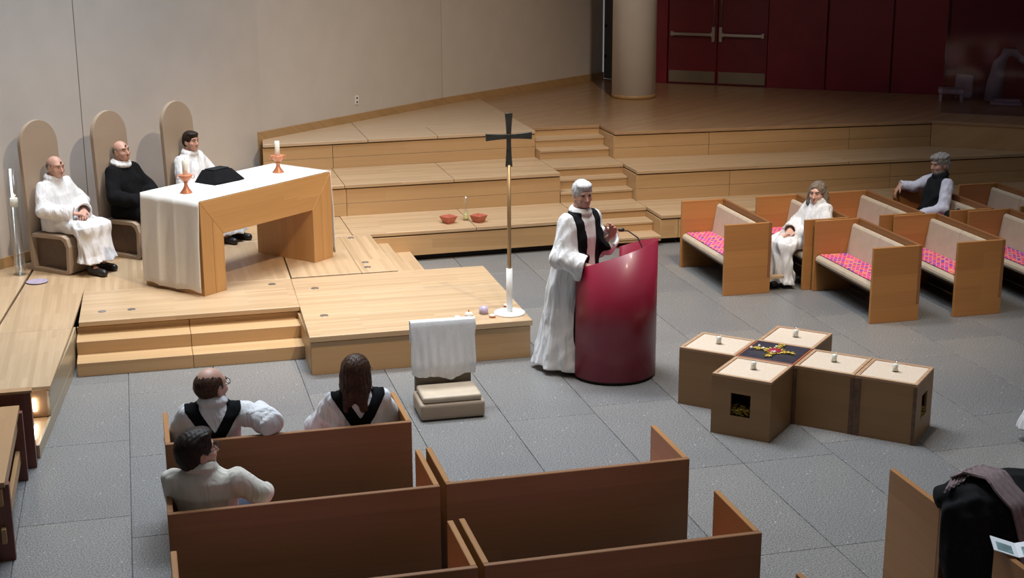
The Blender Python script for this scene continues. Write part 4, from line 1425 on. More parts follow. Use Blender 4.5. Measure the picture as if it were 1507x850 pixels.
class Figure:
    def __init__(s, name, label, loc, face, group=None, scale=1.0):
        s.name, s.label, s.loc, s.face = name, label, loc, face
        s.parts = []
        s.lo, s.hi = (-0.75, -0.62, -0.02), (0.75, 0.78, 1.95)

    def field(s, h=0.0065, lo=None, hi=None):
        return SDF(lo or s.lo, hi or s.hi, h)

    # -------- head
    def set_head(s, c, yaw=0, pitch=0, tilt=0, size=1.0):
        s.hc, s.hr, s.hs = np.array(c, float), rot_zx(yaw, pitch, tilt), size

    def H(s, x, y, z):
        return s.hc + s.hr @ (np.array((x, y, z), float) * s.hs)

    def add_head(s, f, chin=1.0, nose=1.0, jowl=0.0):
        q = s.hs
        E = lambda c, r, k=0.012: f.ell(s.H(*c), [x * q for x in r], s.hr, k)
        E((0, -0.012, 0.030), (0.074, 0.094, 0.086))
        E((0, 0.018, -0.025), (0.064, 0.072, 0.085), 0.03)
        E((0, 0.046, -0.078), (0.042 + jowl, 0.040, 0.034), 0.03)
        E((0, 0.050, 0.036), (0.056, 0.040, 0.020), 0.02)
        for sx in (-1, 1):
            E((sx * 0.042, 0.058, -0.022), (0.024, 0.026, 0.024), 0.02)
            f.cutell(s.H(sx * 0.031, 0.094, 0.014), [0.017 * q, 0.014 * q, 0.011 * q], s.hr, 0.012)
            E((sx * 0.076, -0.010, -0.006), (0.011, 0.022, 0.034), 0.006)
            f.cutell(s.H(sx * 0.087, -0.006, -0.002), [0.007 * q, 0.010 * q, 0.016 * q], s.hr, 0.004)
            E((sx * 0.011, 0.092, -0.030), (0.009, 0.011, 0.008), 0.006)
        f.cap(s.H(0, 0.084, 0.018), s.H(0, 0.106 + 0.004 * nose, -0.026), 0.0085 * q, 0.0125 * q, 0.010)
        f.cap(s.H(-0.020, 0.080, -0.058), s.H(0.020, 0.080, -0.058), 0.008 * q, 0.008 * q, 0.010)
        f.cutcap(s.H(-0.022, 0.096, -0.0565), s.H(0.022, 0.096, -0.0565), 0.0045 * q, None, 0.006)

    def face_parts(s, root, lips=True, ash=False, brow=None, glasses=False):
        q = s.hs
        for sx in (-1, 1):
            e = MB().lathe([(0.001, -0.009), (0.0065, -0.0065), (0.0092, 0.0), (0.0065, 0.0065), (0.001, 0.009)], 12).build('eye', M['eye_white'], root)
            e.location = s.H(sx * 0.031, 0.0795, 0.014)
            e.scale = (q, q, q)
            i_ = MB().lathe([(0.001, -0.006), (0.006, -0.003), (0.006, 0.003), (0.001, 0.006)], 10).build('iris', M['iris'], e)
            i_.location = Vector(s.hr @ np.array((0, 0.0055, 0)))
            if brow:
                MB().tube([s.H(sx * 0.014, 0.091, 0.033), s.H(sx * 0.032, 0.089, 0.038), s.H(sx * 0.052, 0.076, 0.033)], 0.0042 * q, 6).build('eyebrow', M[brow], root)
        if lips:
            MB().tube([s.H(-0.022, 0.082, -0.057), s.H(-0.008, 0.0885, -0.054), s.H(0.008, 0.0885, -0.054), s.H(0.022, 0.082, -0.057)], 0.0036 * q, 6).build('lips', M['lips'], root)
        if ash:
            MB().tube([s.H(0, 0.0925, 0.052), s.H(0.001, 0.0845, 0.080)], 0.0042 * q, 6).tube([s.H(-0.012, 0.087, 0.067), s.H(0.012, 0.087, 0.067)], 0.0038 * q, 6).build('ash_mark', M['ash'], root)
        if glasses:
            g = MB()
            for sx in (-1, 1):
                g.tube([s.H(sx * 0.033 + 0.021 * math.cos(t), 0.104, 0.012 + 0.016 * math.sin(t)) for t in [k * math.pi / 8 for k in range(17)]], 0.0022 * q, 6)
                g.tube([s.H(sx * 0.054, 0.104, 0.016), s.H(sx * 0.079, 0.075, 0.014), s.H(sx * 0.083, -0.01, 0.012)], 0.002 * q, 6)
            g.tube([s.H(-0.012, 0.105, 0.016), s.H(0.012, 0.105, 0.016)], 0.002 * q, 6)
            g.build('glasses', M['black'], root)

    def hair(s, root, kind, m, h=0.005):
        c, q = s.hc, s.hs
        f = SDF([x - 0.24 for x in c - np.array((0, 0, 0.08))], [x + 0.19 for x in c], h)
        E = lambda cc, r, k=0.01: f.ell(s.H(*cc), [x * q for x in r], s.hr, k)
        C = lambda cc, r, k=0.006: f.cutell(s.H(*cc), [x * q for x in r], s.hr, k)
        if kind == 'bald':        # fringe round the back and sides only
            E((0, -0.016, 0.012), (0.081, 0.099, 0.078))
            C((0, 0.06, 0.09), (0.11, 0.15, 0.062))
            C((0, 0.10, -0.02), (0.12, 0.105, 0.2))
            C((0, -0.02, -0.13), (0.12, 0.09, 0.075))
        elif kind == 'bald_crown':
            E((0, -0.018, 0.018), (0.083, 0.100, 0.088))
            C((0, 0.02, 0.125), (0.085, 0.12, 0.055))
            C((0, 0.105, 0.0), (0.12, 0.10, 0.2))
            C((0, -0.02, -0.13), (0.12, 0.09, 0.075))
        elif kind == 'short':
            E((0, -0.016, 0.038), (0.086, 0.104, 0.095))
            E((0, -0.045, 0.0), (0.080, 0.075, 0.085))
            E((0, 0.030, 0.095), (0.070, 0.065, 0.030), 0.02)
            C((0, 0.115, -0.035), (0.105, 0.098, 0.105))
            C((0, 0.0, -0.135), (0.12, 0.11, 0.080))
        elif kind == 'bob':       # to the collar, parted, curls at the side
            E((0, -0.016, 0.036), (0.090, 0.106, 0.098))
            E((0, -0.050, -0.06), (0.090, 0.068, 0.110), 0.03)
            for sx in (-1, 1):
                E((sx * 0.086, -0.02, -0.05), (0.034, 0.05, 0.085), 0.02)
                E((sx * 0.092, -0.015, -0.11), (0.038, 0.045, 0.038), 0.02)
            C((0, 0.120, -0.012), (0.072, 0.102, 0.102), 0.006)
        elif kind == 'long':      # straight, past the shoulders, gathered to one side
            E((0, -0.016, 0.034), (0.090, 0.108, 0.098))
            E((0, -0.055, -0.06), (0.092, 0.066, 0.12), 0.04)
            f.cap(s.H(0.0, -0.085, -0.10), s.H(-0.03, -0.115, -0.20), 0.055 * q, 0.026 * q, 0.03)
            f.cap(s.H(0.045, -0.06, -0.08), s.H(0.075, -0.09, -0.19), 0.05 * q, 0.028 * q, 0.03)
            for sx in (-1, 1):
                E((sx * 0.076, -0.015, -0.05), (0.024, 0.045, 0.095), 0.02)
            C((0, 0.115, -0.03), (0.072, 0.09, 0.10), 0.01)
        elif kind == 'wavy':
            E((0, -0.016, 0.040), (0.088, 0.106, 0.096))
            E((0, -0.05, -0.012), (0.084, 0.075, 0.085))
            for k in range(9):
                a = k * 0.7
                E((0.06 * math.cos(a), -0.01 + 0.075 * math.sin(a), 0.085), (0.035, 0.035, 0.026), 0.012)
            C((0, 0.120, -0.035), (0.100, 0.098, 0.105))
            C((0, 0.005, -0.14), (0.12, 0.10, 0.078))
        # strands
        g = f.ax
        X, Y, Z = g[0][:, None, None], g[1][None, :, None], g[2][None, None, :]
        if kind in ('bob', 'wavy', 'long'):
            f.d = f.d + (0.0045 * np.sin(X * 95 + 2 * np.sin(Z * 40)) * np.sin(Y * 80 + 1.5 * np.sin(Z * 33 + X * 20)) * (kind != 'long') + 0.002 * np.sin(np.arctan2(Y - c[1], X - c[0]) * 26)).astype(F32)
        f.d = f.d + (0.0022 * np.sin(X * 210 + 3 * np.sin(Z * 30)) * np.sin(Y * 190 + 2 * np.sin(Z * 25))).astype(F32)
        return skin_object('hair', f, M[m], root, 0)

    def beard(s, root, m):
        c, q = s.hc, s.hs
        f = SDF([x - 0.16 for x in c], [x + 0.16 for x in c], 0.005)
        f.ell(s.H(0, 0.030, -0.070), [0.066 * q, 0.062 * q, 0.056 * q], s.hr, 0.01)
        f.cutell(s.H(0, 0.075, -0.005), [0.075 * q, 0.055 * q, 0.046 * q], s.hr, 0.006)
        f.cutell(s.H(0, -0.06, -0.03), [0.12 * q, 0.065 * q, 0.2 * q], s.hr, 0.006)
        return skin_object('beard', f, M[m], root, 0)

    # -------- bodies
    def legs(s, f, hips, knees, ankles, toes):
        for hp, kn, an, to in zip(hips, knees, ankles, toes):
            f.cap(hp, kn, 0.080, 0.056, 0.03).cap(kn, an, 0.054, 0.036, 0.02)
            f.cap(an, to, 0.036, 0.026, 0.02)

    def arms(s, f, shoulders, elbows, wrists):
        for a, b, c in zip(shoulders, elbows, wrists):
            f.cap(a, b, 0.050, 0.039, 0.03).cap(b, c, 0.038, 0.026, 0.015)

    def finish(s, f, m):
        root = skin_object(s.name, f, M[m])
        root.location = s.loc
        root.rotation_euler = (0, 0, R(s.face - 90))
        tag(root, s.label, 'person')
        return root


def collar_ring(f, c, rx, ry, r, tilt=0.0, n=18, k=0.012):
    P = [(c[0] + rx * math.cos(a), c[1] + ry * math.sin(a), c[2] + tilt * math.sin(a)) for a in [2 * math.pi * i / n for i in range(n + 1)]]
    for a, b in zip(P, P[1:]):
        f.cap(a, b, r, r, k)


def wrinkle(f, amp, sc=1.0, ph=0.0, zmax=9.0):
    """cloth folds: warped ridges that mostly run downwards"""
    X, Y, Z = f.ax[0][:, None, None] * sc, f.ax[1][None, :, None] * sc, f.ax[2][None, None, :] * sc
    rr = random.Random(int(ph * 100) + 5)
    tot = 0
    for i in range(4):
        a = rr.uniform(0, math.pi)
        kx, ky, kz = math.cos(a), math.sin(a), rr.uniform(-0.45, 0.45)
        fr = (20, 27, 36, 15)[i]
        q = (X * kx + Y * ky + Z * kz) * fr + 1.6 * np.sin(Z * rr.uniform(4, 8) + X * 5 + rr.uniform(0, 6)) + 1.2 * np.sin(Y * 9 + Z * 3 + i)
        env = 0.55 + 0.45 * np.sin(X * rr.uniform(5, 9) + Y * rr.uniform(4, 8) + Z * rr.uniform(3, 7) + rr.uniform(0, 6))
        tot = tot + (np.abs(np.sin(q)) ** 1.4 - 0.55) * env * (1.0, 0.7, 0.45, 0.8)[i]
    f.d = f.d + (amp * np.clip(tot, -1.4, 0.45)).astype(F32)


def band_on(field, inside, off=0.008):
    """a strip of cloth lying on another cloth: the grown field kept only where inside < 0"""
    g = SDF((0, 0, 0), (0.01, 0.01, 0.01), field.h)
    g.ax = field.ax
    g.h = field.h
    g.d = np.maximum(field.d - off, inside.astype(F32))
    return g


def seated(name, label, loc, face, hs, T, o):
    """hs: seat height above the ground the feet stand on; T: seat to top of head"""
    p = Figure(name, label, loc, face)
    k = T / 0.86
    lean = o.get('lean', 0.05)
    top = hs + T
    yb = lambda z: -lean * (z - hs) / 0.5
    hd = o.get('head', {})
    sz = o.get('hsize', 0.97)
    hcz = top - 0.122 * sz
    hy = yb(hcz) + o.get('head_fwd', 0.05)
    p.set_head((o.get('head_x', 0.0), hy, hcz), hd.get('yaw', 0), hd.get('pitch', 0), hd.get('tilt', 0), sz)
    shz = hs + 0.545 * k
    sw = o.get('sw', 0.165)
    f = p.field()
    p.add_head(f, jowl=o.get('jowl', 0.0))
    f.cap((0, yb(shz) - 0.005, shz + 0.01), (p.hc - np.array((0, 0.03, 0.075))), 0.056, 0.052, 0.02)
    f.loft([(hs + 0.02, 0, 0.0, 0.165, 0.11), (hs + 0.12, 0, 0.0, 0.17, 0.12), (hs + 0.27 * k, 0, yb(hs + 0.27), 0.14, 0.10), (hs + 0.42 * k, 0, yb(hs + 0.42), 0.165, 0.115), (shz - 0.01, 0, yb(shz), 0.15, 0.085), (shz + 0.035, 0, yb(shz), 0.07, 0.06)], 0.03)
    kn = o.get('knees', [(-0.12, 0.43, hs + 0.05), (0.12, 0.43, hs + 0.05)])
    an = o.get('ankles', [(-0.11, 0.45, 0.075), (0.11, 0.45, 0.075)])
    hip = [(-0.09, 0.02, hs + 0.085), (0.09, 0.02, hs + 0.085)]
    toe = [(a[0] * 1.15, a[1] + 0.15, 0.032) for a in an]
    p.legs(f, hip, kn, an, toe)
    sh = [(-sw, yb(shz), shz - 0.015), (sw, yb(shz), shz - 0.015)]
    el = o.get('elbows', [(-0.26, 0.06, hs + 0.24), (0.26, 0.06, hs + 0.24)])
    wr = o.get('wrists', [(-0.08, 0.26, hs + 0.20), (0.08, 0.26, hs + 0.20)])
    p.arms(f, sh, el, wr)
    hands = o.get('hands', [((0.75, 0.5, -0.15), (0.2, 0.1, -1), 1), ((-0.75, 0.5, -0.15), (-0.2, 0.1, -1), 1)])
    for w_, hh in zip(wr, hands):
        if hh: hand(f, w_, hh[0], hh[1], hh[2], hh[3] if len(hh) > 3 else 0.4)
    root = p.finish(f, o.get('skin', 'skin'))
    p.face_parts(root, True, o.get('ash', False), o.get('brow'), o.get('glasses', False))
    if o.get('hair'): p.hair(root, *o['hair'])
    if o.get('beard'): p.beard(root, o['beard'])
    # shoes
    for a, t in zip(an, toe):
        g = SDF([min(a[0], t[0]) - 0.08, a[1] - 0.1, -0.01], [max(a[0], t[0]) + 0.08, t[1] + 0.09, 0.16], 0.008)
        g.cap((a[0], a[1] - 0.02, 0.045), (t[0], t[1] + 0.02, 0.036), 0.046, 0.040, 0.01).cap((a[0], a[1], 0.05), (a[0], a[1], 0.10), 0.046, 0.046, 0.02)
        X, Y, Z = g.region((-9, -9, -9), (9, 9, 9), 0)[1:]
        g.d = np.maximum(g.d, np.maximum(0.0005 - Z, Z - 0.105)).astype(F32)
        skin_object('shoe', g, M['shoe'], root)
    # garment
    kind = o.get('garment', 'robe')
    g = p.field(0.0085, (-0.75, -0.5, -0.02), (0.75, 0.75, top - 0.02))
    ez = 0.022
    if kind == 'robe':
        hem = o.get('hem', 0.10)
        g.loft([(hs + 0.005, 0, -0.01, 0.215, 0.15), (hs + 0.12, 0, 0.0, 0.225, 0.165), (hs + 0.28 * k, 0, yb(hs + 0.28) + 0.01, 0.185, 0.15), (hs + 0.42 * k, 0, yb(hs + 0.42), 0.188, 0.145), (shz - 0.03, 0, yb(shz), 0.172, 0.112), (shz + 0.03, 0, yb(shz), 0.115, 0.085), (shz + 0.055, 0, yb(shz) + 0.005, 0.085, 0.075)], 0.03)
        mid = [((kn[0][i] + kn[1][i]) / 2) for i in range(3)]
        for q in (kn[0], mid, kn[1]):
            hx = q[0] * 0.75
            g.cap((hx, 0.02, hs + 0.095), (q[0], q[1] + 0.01, q[2] + 0.005), 0.115, 0.088, 0.05)
        ma = [((an[0][i] + an[1][i]) / 2) for i in range(3)]
        sp = abs(kn[1][0] - kn[0][0]) / 2
        g.loft([(hem, ma[0], ma[1] + 0.02, 0.165 + sp * 0.75, 0.145), (hs * 0.5, (ma[0] + mid[0]) / 2, (ma[1] + mid[1]) / 2 + 0.02, 0.12 + sp * 0.9, 0.125), (mid[2] + 0.03, mid[0], mid[1] + 0.0, 0.095 + sp, 0.09)], 0.05, 0.05, 11, o.get('ph', 0.3))
    else:
        g.loft([(hs + 0.10, 0, -0.005, 0.19, 0.145), (hs + 0.28 * k, 0, yb(hs + 0.28) + 0.008, 0.175, 0.135), (hs + 0.42 * k, 0, yb(hs + 0.42), 0.195, 0.14), (shz - 0.02, 0, yb(shz), 0.185, 0.11), (shz + 0.03, 0, yb(shz), 0.115, 0.082), (shz + 0.05, 0, yb(shz) + 0.005, 0.08, 0.075)], 0.03)
    sr = o.get('sleeve', (0.066, 0.076, 0.084) if kind == 'robe' else (0.062, 0.055, 0.048))
    sleeveless = o.get('sleeveless')
    gs = g if not sleeveless else p.field(0.0085, (-0.75, -0.5, -0.02), (0.75, 0.75, top - 0.02))
    cuffs = []
    for a, b, c in zip(sh, el, wr):
        a_, b_, c_ = np.array(a), np.array(b), np.array(c)
        e_ = c_ + (c_ - b_) / np.linalg.norm(c_ - b_) * 0.005
        gs.cap(a_ + np.array((0, 0, -0.01)), b_, sr[0], sr[1], 0.04).cap(b_, e_, sr[1], sr[2], 0.03)
        n_ = (c_ - b_) / np.linalg.norm(c_ - b_)
        # flat open cuff
        sl, X, Y, Z = gs.region(e_ - 0.16, e_ + 0.16, 0.0)
        near = (X - e_[0]) ** 2 + (Y - e_[1]) ** 2 + (Z - e_[2]) ** 2 < 0.155 ** 2
        dd = (X - e_[0]) * n_[0] + (Y - e_[1]) * n_[1] + (Z - e_[2]) * n_[2]
        rad = np.sqrt(np.maximum((X - e_[0]) ** 2 + (Y - e_[1]) ** 2 + (Z - e_[2]) ** 2 - dd ** 2, 0))
        if not o.get('nocuff'):
            cuffs.append((e_, n_))
            gs.d[sl] = np.where(near & (dd > -0.0) & (rad < sr[2] * 1.15), np.maximum(gs.d[sl], dd), gs.d[sl])
    amp = o.get('amp', 0.015)
    wrinkle(g, amp, 1.0, o.get('ph', 0.3))
    if sleeveless: wrinkle(gs, 0.010, 1.2, 0.9)
    for e_, n_ in cuffs: gs.cutcap(e_ - n_ * 0.05, e_ + n_ * 0.05, sr[2] - 0.024)
    if o.get('cowl', kind == 'robe'):
        cz = shz + 0.055
        collar_ring(g, (p.hc[0] * 0.5, yb(cz) + 0.008, cz), 0.080, 0.075, 0.020, -0.012)
        collar_ring(g, (p.hc[0] * 0.5, yb(cz) + 0.008, cz + 0.022), 0.074, 0.068, 0.014, -0.012)
    # neck opening
    g.cutcap((p.hc[0] * 0.5, yb(shz) + 0.01, shz + 0.02), (p.hc[0], hy - 0.01, hcz), 0.058, 0.066, 0.006)
    X, Y, Z = g.ax[0][:, None, None], g.ax[1][None, :, None], g.ax[2][None, None, :]
    if kind == 'robe':
        g.d = np.maximum(g.d, o.get('hem', 0.10) - Z + 0.012 * np.sin(X * 30)).astype(F32)
        # keep the cloth on top of the seat edge
        g.d = np.maximum(g.d, np.where((Y < o.get('seat_front', 0.28)) & (np.abs(X) < 0.7), hs + 0.004 - Z, -1.0)).astype(F32)
    p.g, p.root, p.top, p.shz, p.yb = g, root, top, shz, yb
    skin_object(o.get('gname', 'robe'), g, M[o.get('gmat', 'robe')], root)
    if sleeveless:
        skin_object('shirt_sleeves', gs, M[sleeveless], root)
    if kind != 'robe':
        t = p.field(0.0085, (-0.35, -0.25, -0.02), (0.35, 0.7, hs + 0.26))
        t.loft([(hs + 0.005, 0, -0.0, 0.18, 0.13), (hs + 0.2, 0, 0, 0.165, 0.12)], 0.03)
        for hp, k_, a in zip(hip, kn, an):
            t.cap(hp, k_, 0.098, 0.075, 0.03).cap(k_, (a[0], a[1], a[2] + 0.02), 0.074, 0.062, 0.02)
        X, Y, Z = t.ax[0][:, None, None], t.ax[1][None, :, None], t.ax[2][None, None, :]
        t.d = np.maximum(t.d, np.maximum(0.085 - Z, np.where(Y < 0.30, hs + 0.003 - Z, -1.0))).astype(F32)
        skin_object('trousers', t, M[o.get('trousers', 'jeans')], root)
    if o.get('scapular') == 'back':
        Xg, Yg, Zg = np.broadcast_arrays(X[:], Y[:], Z[:]) if False else (g.ax[0][:, None, None], g.ax[1][None, :, None], g.ax[2][None, None, :])
        w0 = np.clip((Zg - (shz - 0.20)) / 0.22, 0, 1) * 0.135
        bk_ = np.maximum(np.abs(np.abs(Xg) - w0) - 0.047, np.maximum(Zg - (shz + 0.06), (hs + 0.02) - Zg)) + 0 * Yg
        # across the front the band runs straight down
        fr_ = np.maximum(np.abs(np.abs(Xg) - 0.105) - 0.040, np.maximum(Zg - (shz + 0.06), (hs + 0.15) - Zg)) + 0 * Yg
        inside = np.where(Yg < yb(shz) + 0.0, bk_, fr_)
        skin_object('black_scapular', band_on(g, inside, 0.009), M['black_cloth'], root)
    return p


ZC = Z1 + 0.004
WA = o_ = None
ch_face = -43
cf = Vector((math.cos(R(ch_face)), math.sin(R(ch_face)), 0))


def on_chair(x, y, d=0.16):
    return (x + cf.x * d, y + cf.y * d, Z1)


seated('person', 'person with bald head in white robe, seated nearest the glass candle tube', on_chair(-0.95, 15.80), ch_face, 0.412, 0.775, dict(
    hair=('bald', 'hair_greybrown'), ash=True, brow='hair_greybrown', skin='skin_red', head=dict(yaw=-4, pitch=-6), lean=0.05, head_fwd=0.06, seat_front=0.335,
    knees=[(-0.12, 0.44, 0.46), (0.11, 0.46, 0.46)], ankles=[(-0.10, 0.42, 0.075), (0.10, 0.50, 0.075)], hem=0.13,
    elbows=[(-0.27, 0.05, 0.66), (0.27, 0.05, 0.66)], wrists=[(-0.075, 0.27, 0.62), (0.085, 0.27, 0.62)], ph=0.4))
bp_ = seated('person', 'person in black gown with white cowl, ash on forehead, in the middle chair', on_chair(-0.24, 16.29), ch_face, 0.412, 0.82, dict(
    hair=('bald', 'hair_greybrown'), ash=True, brow='hair_brown', skin='skin_red', head=dict(yaw=-6, pitch=4, tilt=4), lean=0.08, head_fwd=0.05, gmat='black_cloth', gname='black_gown', seat_front=0.335,
    cowl=False, elbows=[(-0.28, 0.05, 0.66), (0.28, 0.06, 0.66)], wrists=[(-0.07, 0.27, 0.60), (0.09, 0.27, 0.60)], ph=1.4, hem=0.12))
f = SDF((-0.25, -0.3, 0.8), (0.25, 0.25, 1.2), 0.0075)
cz = bp_.shz + 0.052
collar_ring(f, (0, bp_.yb(cz) + 0.010, cz), 0.090, 0.085, 0.024, -0.018)
collar_ring(f, (0, bp_.yb(cz) + 0.010, cz + 0.026), 0.078, 0.072, 0.016, -0.014)
wrinkle(f, 0.004, 1.6, 0.4)
skin_object('white_cowl', f, M['robe'], bp_.root)
# white alb showing under the black gown
f = SDF((-0.3, 0.2, 0.05), (0.3, 0.75, 0.62), 0.0085)
f.loft([(0.085, 0, 0.50, 0.20, 0.135), (0.30, 0, 0.485, 0.185, 0.115), (0.40, 0, 0.47, 0.17, 0.08)], 0.03, 0.05, 9, 0.7)
skin_object('white_alb', f, M['robe'], bp_.root)
seated('person', 'person with short dark hair in white robe, seated behind the altar', on_chair(0.50, 16.85), ch_face, 0.412, 0.80, dict(
    hair=('short', 'hair_dark'), brow='hair_dark', skin='skin_red', head=dict(yaw=-4, pitch=-2), lean=0.06, hsize=0.93, sw=0.16, ph=2.1, seat_front=0.335,
    elbows=[(-0.27, 0.06, 0.66), (0.27, 0.06, 0.66)], wrists=[(-0.07, 0.27, 0.61), (0.08, 0.27, 0.61)]))

# right-hand pews
seated('person', 'person with grey-brown bob in white robe, smiling, hands in lap', (7.13, 14.33, 0), 186, 0.412, 0.695, dict(
    hair=('bob', 'hair_greybrown'), brow='hair_greybrown', head=dict(yaw=36, pitch=-4), lean=0.06, hsize=1.02, head_fwd=0.04, sw=0.16, ph=0.9, hem=0.05,
    knees=[(-0.11, 0.40, 0.45), (0.11, 0.40, 0.45)], ankles=[(-0.10, 0.38, 0.075), (0.10, 0.40, 0.075)], seat_front=0.30,
    elbows=[(-0.27, 0.04, 0.60), (0.27, 0.04, 0.60)], wrists=[(-0.075, 0.25, 0.575), (0.08, 0.25, 0.575)]))
seated('person', 'person with grey hair in dark vest and pale shirt, arm on the pew end', (8.88, 14.88, 0), 180, 0.412, 0.83, dict(
    hair=('wavy', 'hair_grey'), beard='hair_grey', brow='hair_grey', skin='skin_red', head=dict(yaw=8, pitch=-8), lean=0.09, hsize=1.04, garment='vest', gmat='vest', gname='vest', sleeveless='shirt', cowl=True,
    elbows=[(0.30, 0.06, 0.80), (-0.30, 0.02, 0.66)][::-1], wrists=[(-0.16, 0.22, 0.58), (0.33, 0.22, 0.83)], nocuff=False,
    hands=[((0.2, 0.8, -0.3), (0, -0.2, -1), 1, 0.3), ((0.1, 0.55, -0.8), (-0.2, -0.8, -0.5), 1, 0.35)], sleeve=(0.072, 0.062, 0.055), ph=0.2, trousers='black_cloth'))

# foremost pew
seated('person', 'person with balding crown in white robe and black scapular, arm along the pew back', (0.36, 9.36, 0), 90, 0.412, 0.79, dict(
    hair=('bald_crown', 'hair_brown'), brow='hair_brown', skin='skin_red', glasses=True, head=dict(yaw=-48, pitch=2), lean=0.10, head_fwd=0.04, hsize=1.12, scapular='back', ph=0.5, sleeve=(0.074, 0.088, 0.088),
    elbows=[(-0.23, 0.05, 0.66), (0.35, -0.235, 0.835)], wrists=[(-0.1, 0.26, 0.60), (0.31, 0.02, 0.80)],
    hands=[((0.7, 0.5, -0.1), (0.2, 0.1, -1), 1), ((-0.3, 0.9, -0.3), (0, -0.3, -1), 1)]))
seated('person', 'person with long brown hair in white robe and black scapular, seen from behind', (1.32, 9.38, 0), 90, 0.412, 0.785, dict(
    hair=('long', 'hair_brown'), brow='hair_brown', glasses=True, head=dict(yaw=-30, pitch=0), lean=0.10, hsize=1.08, sw=0.16, head_fwd=0.04, scapular='back', ph=1.7))
seated('person', 'person with dark hair and glasses in cream jacket, turned to the right', (0.265, 8.24, 0), 76, 0.412, 0.765, dict(
    hair=('short', 'hair_dark'), brow='hair_dark', glasses=True, head=dict(yaw=-50, pitch=8), lean=0.08, head_fwd=0.03, head_x=-0.035, hsize=1.14, garment='jacket', gmat='cream', gname='jacket', cowl=True, sw=0.18,
    elbows=[(-0.19, 0.06, 0.64), (0.31, -0.03, 0.765)], wrists=[(-0.1, 0.26, 0.60), (0.31, 0.14, 0.70)], sleeve=(0.074, 0.068, 0.058), ph=2.6, amp=0.011,
    hands=[((0.7, 0.5, -0.1), (0.2, 0.1, -1), 1), ((-0.5, 0.8, -0.2), (0, -0.2, -1), 1)]))


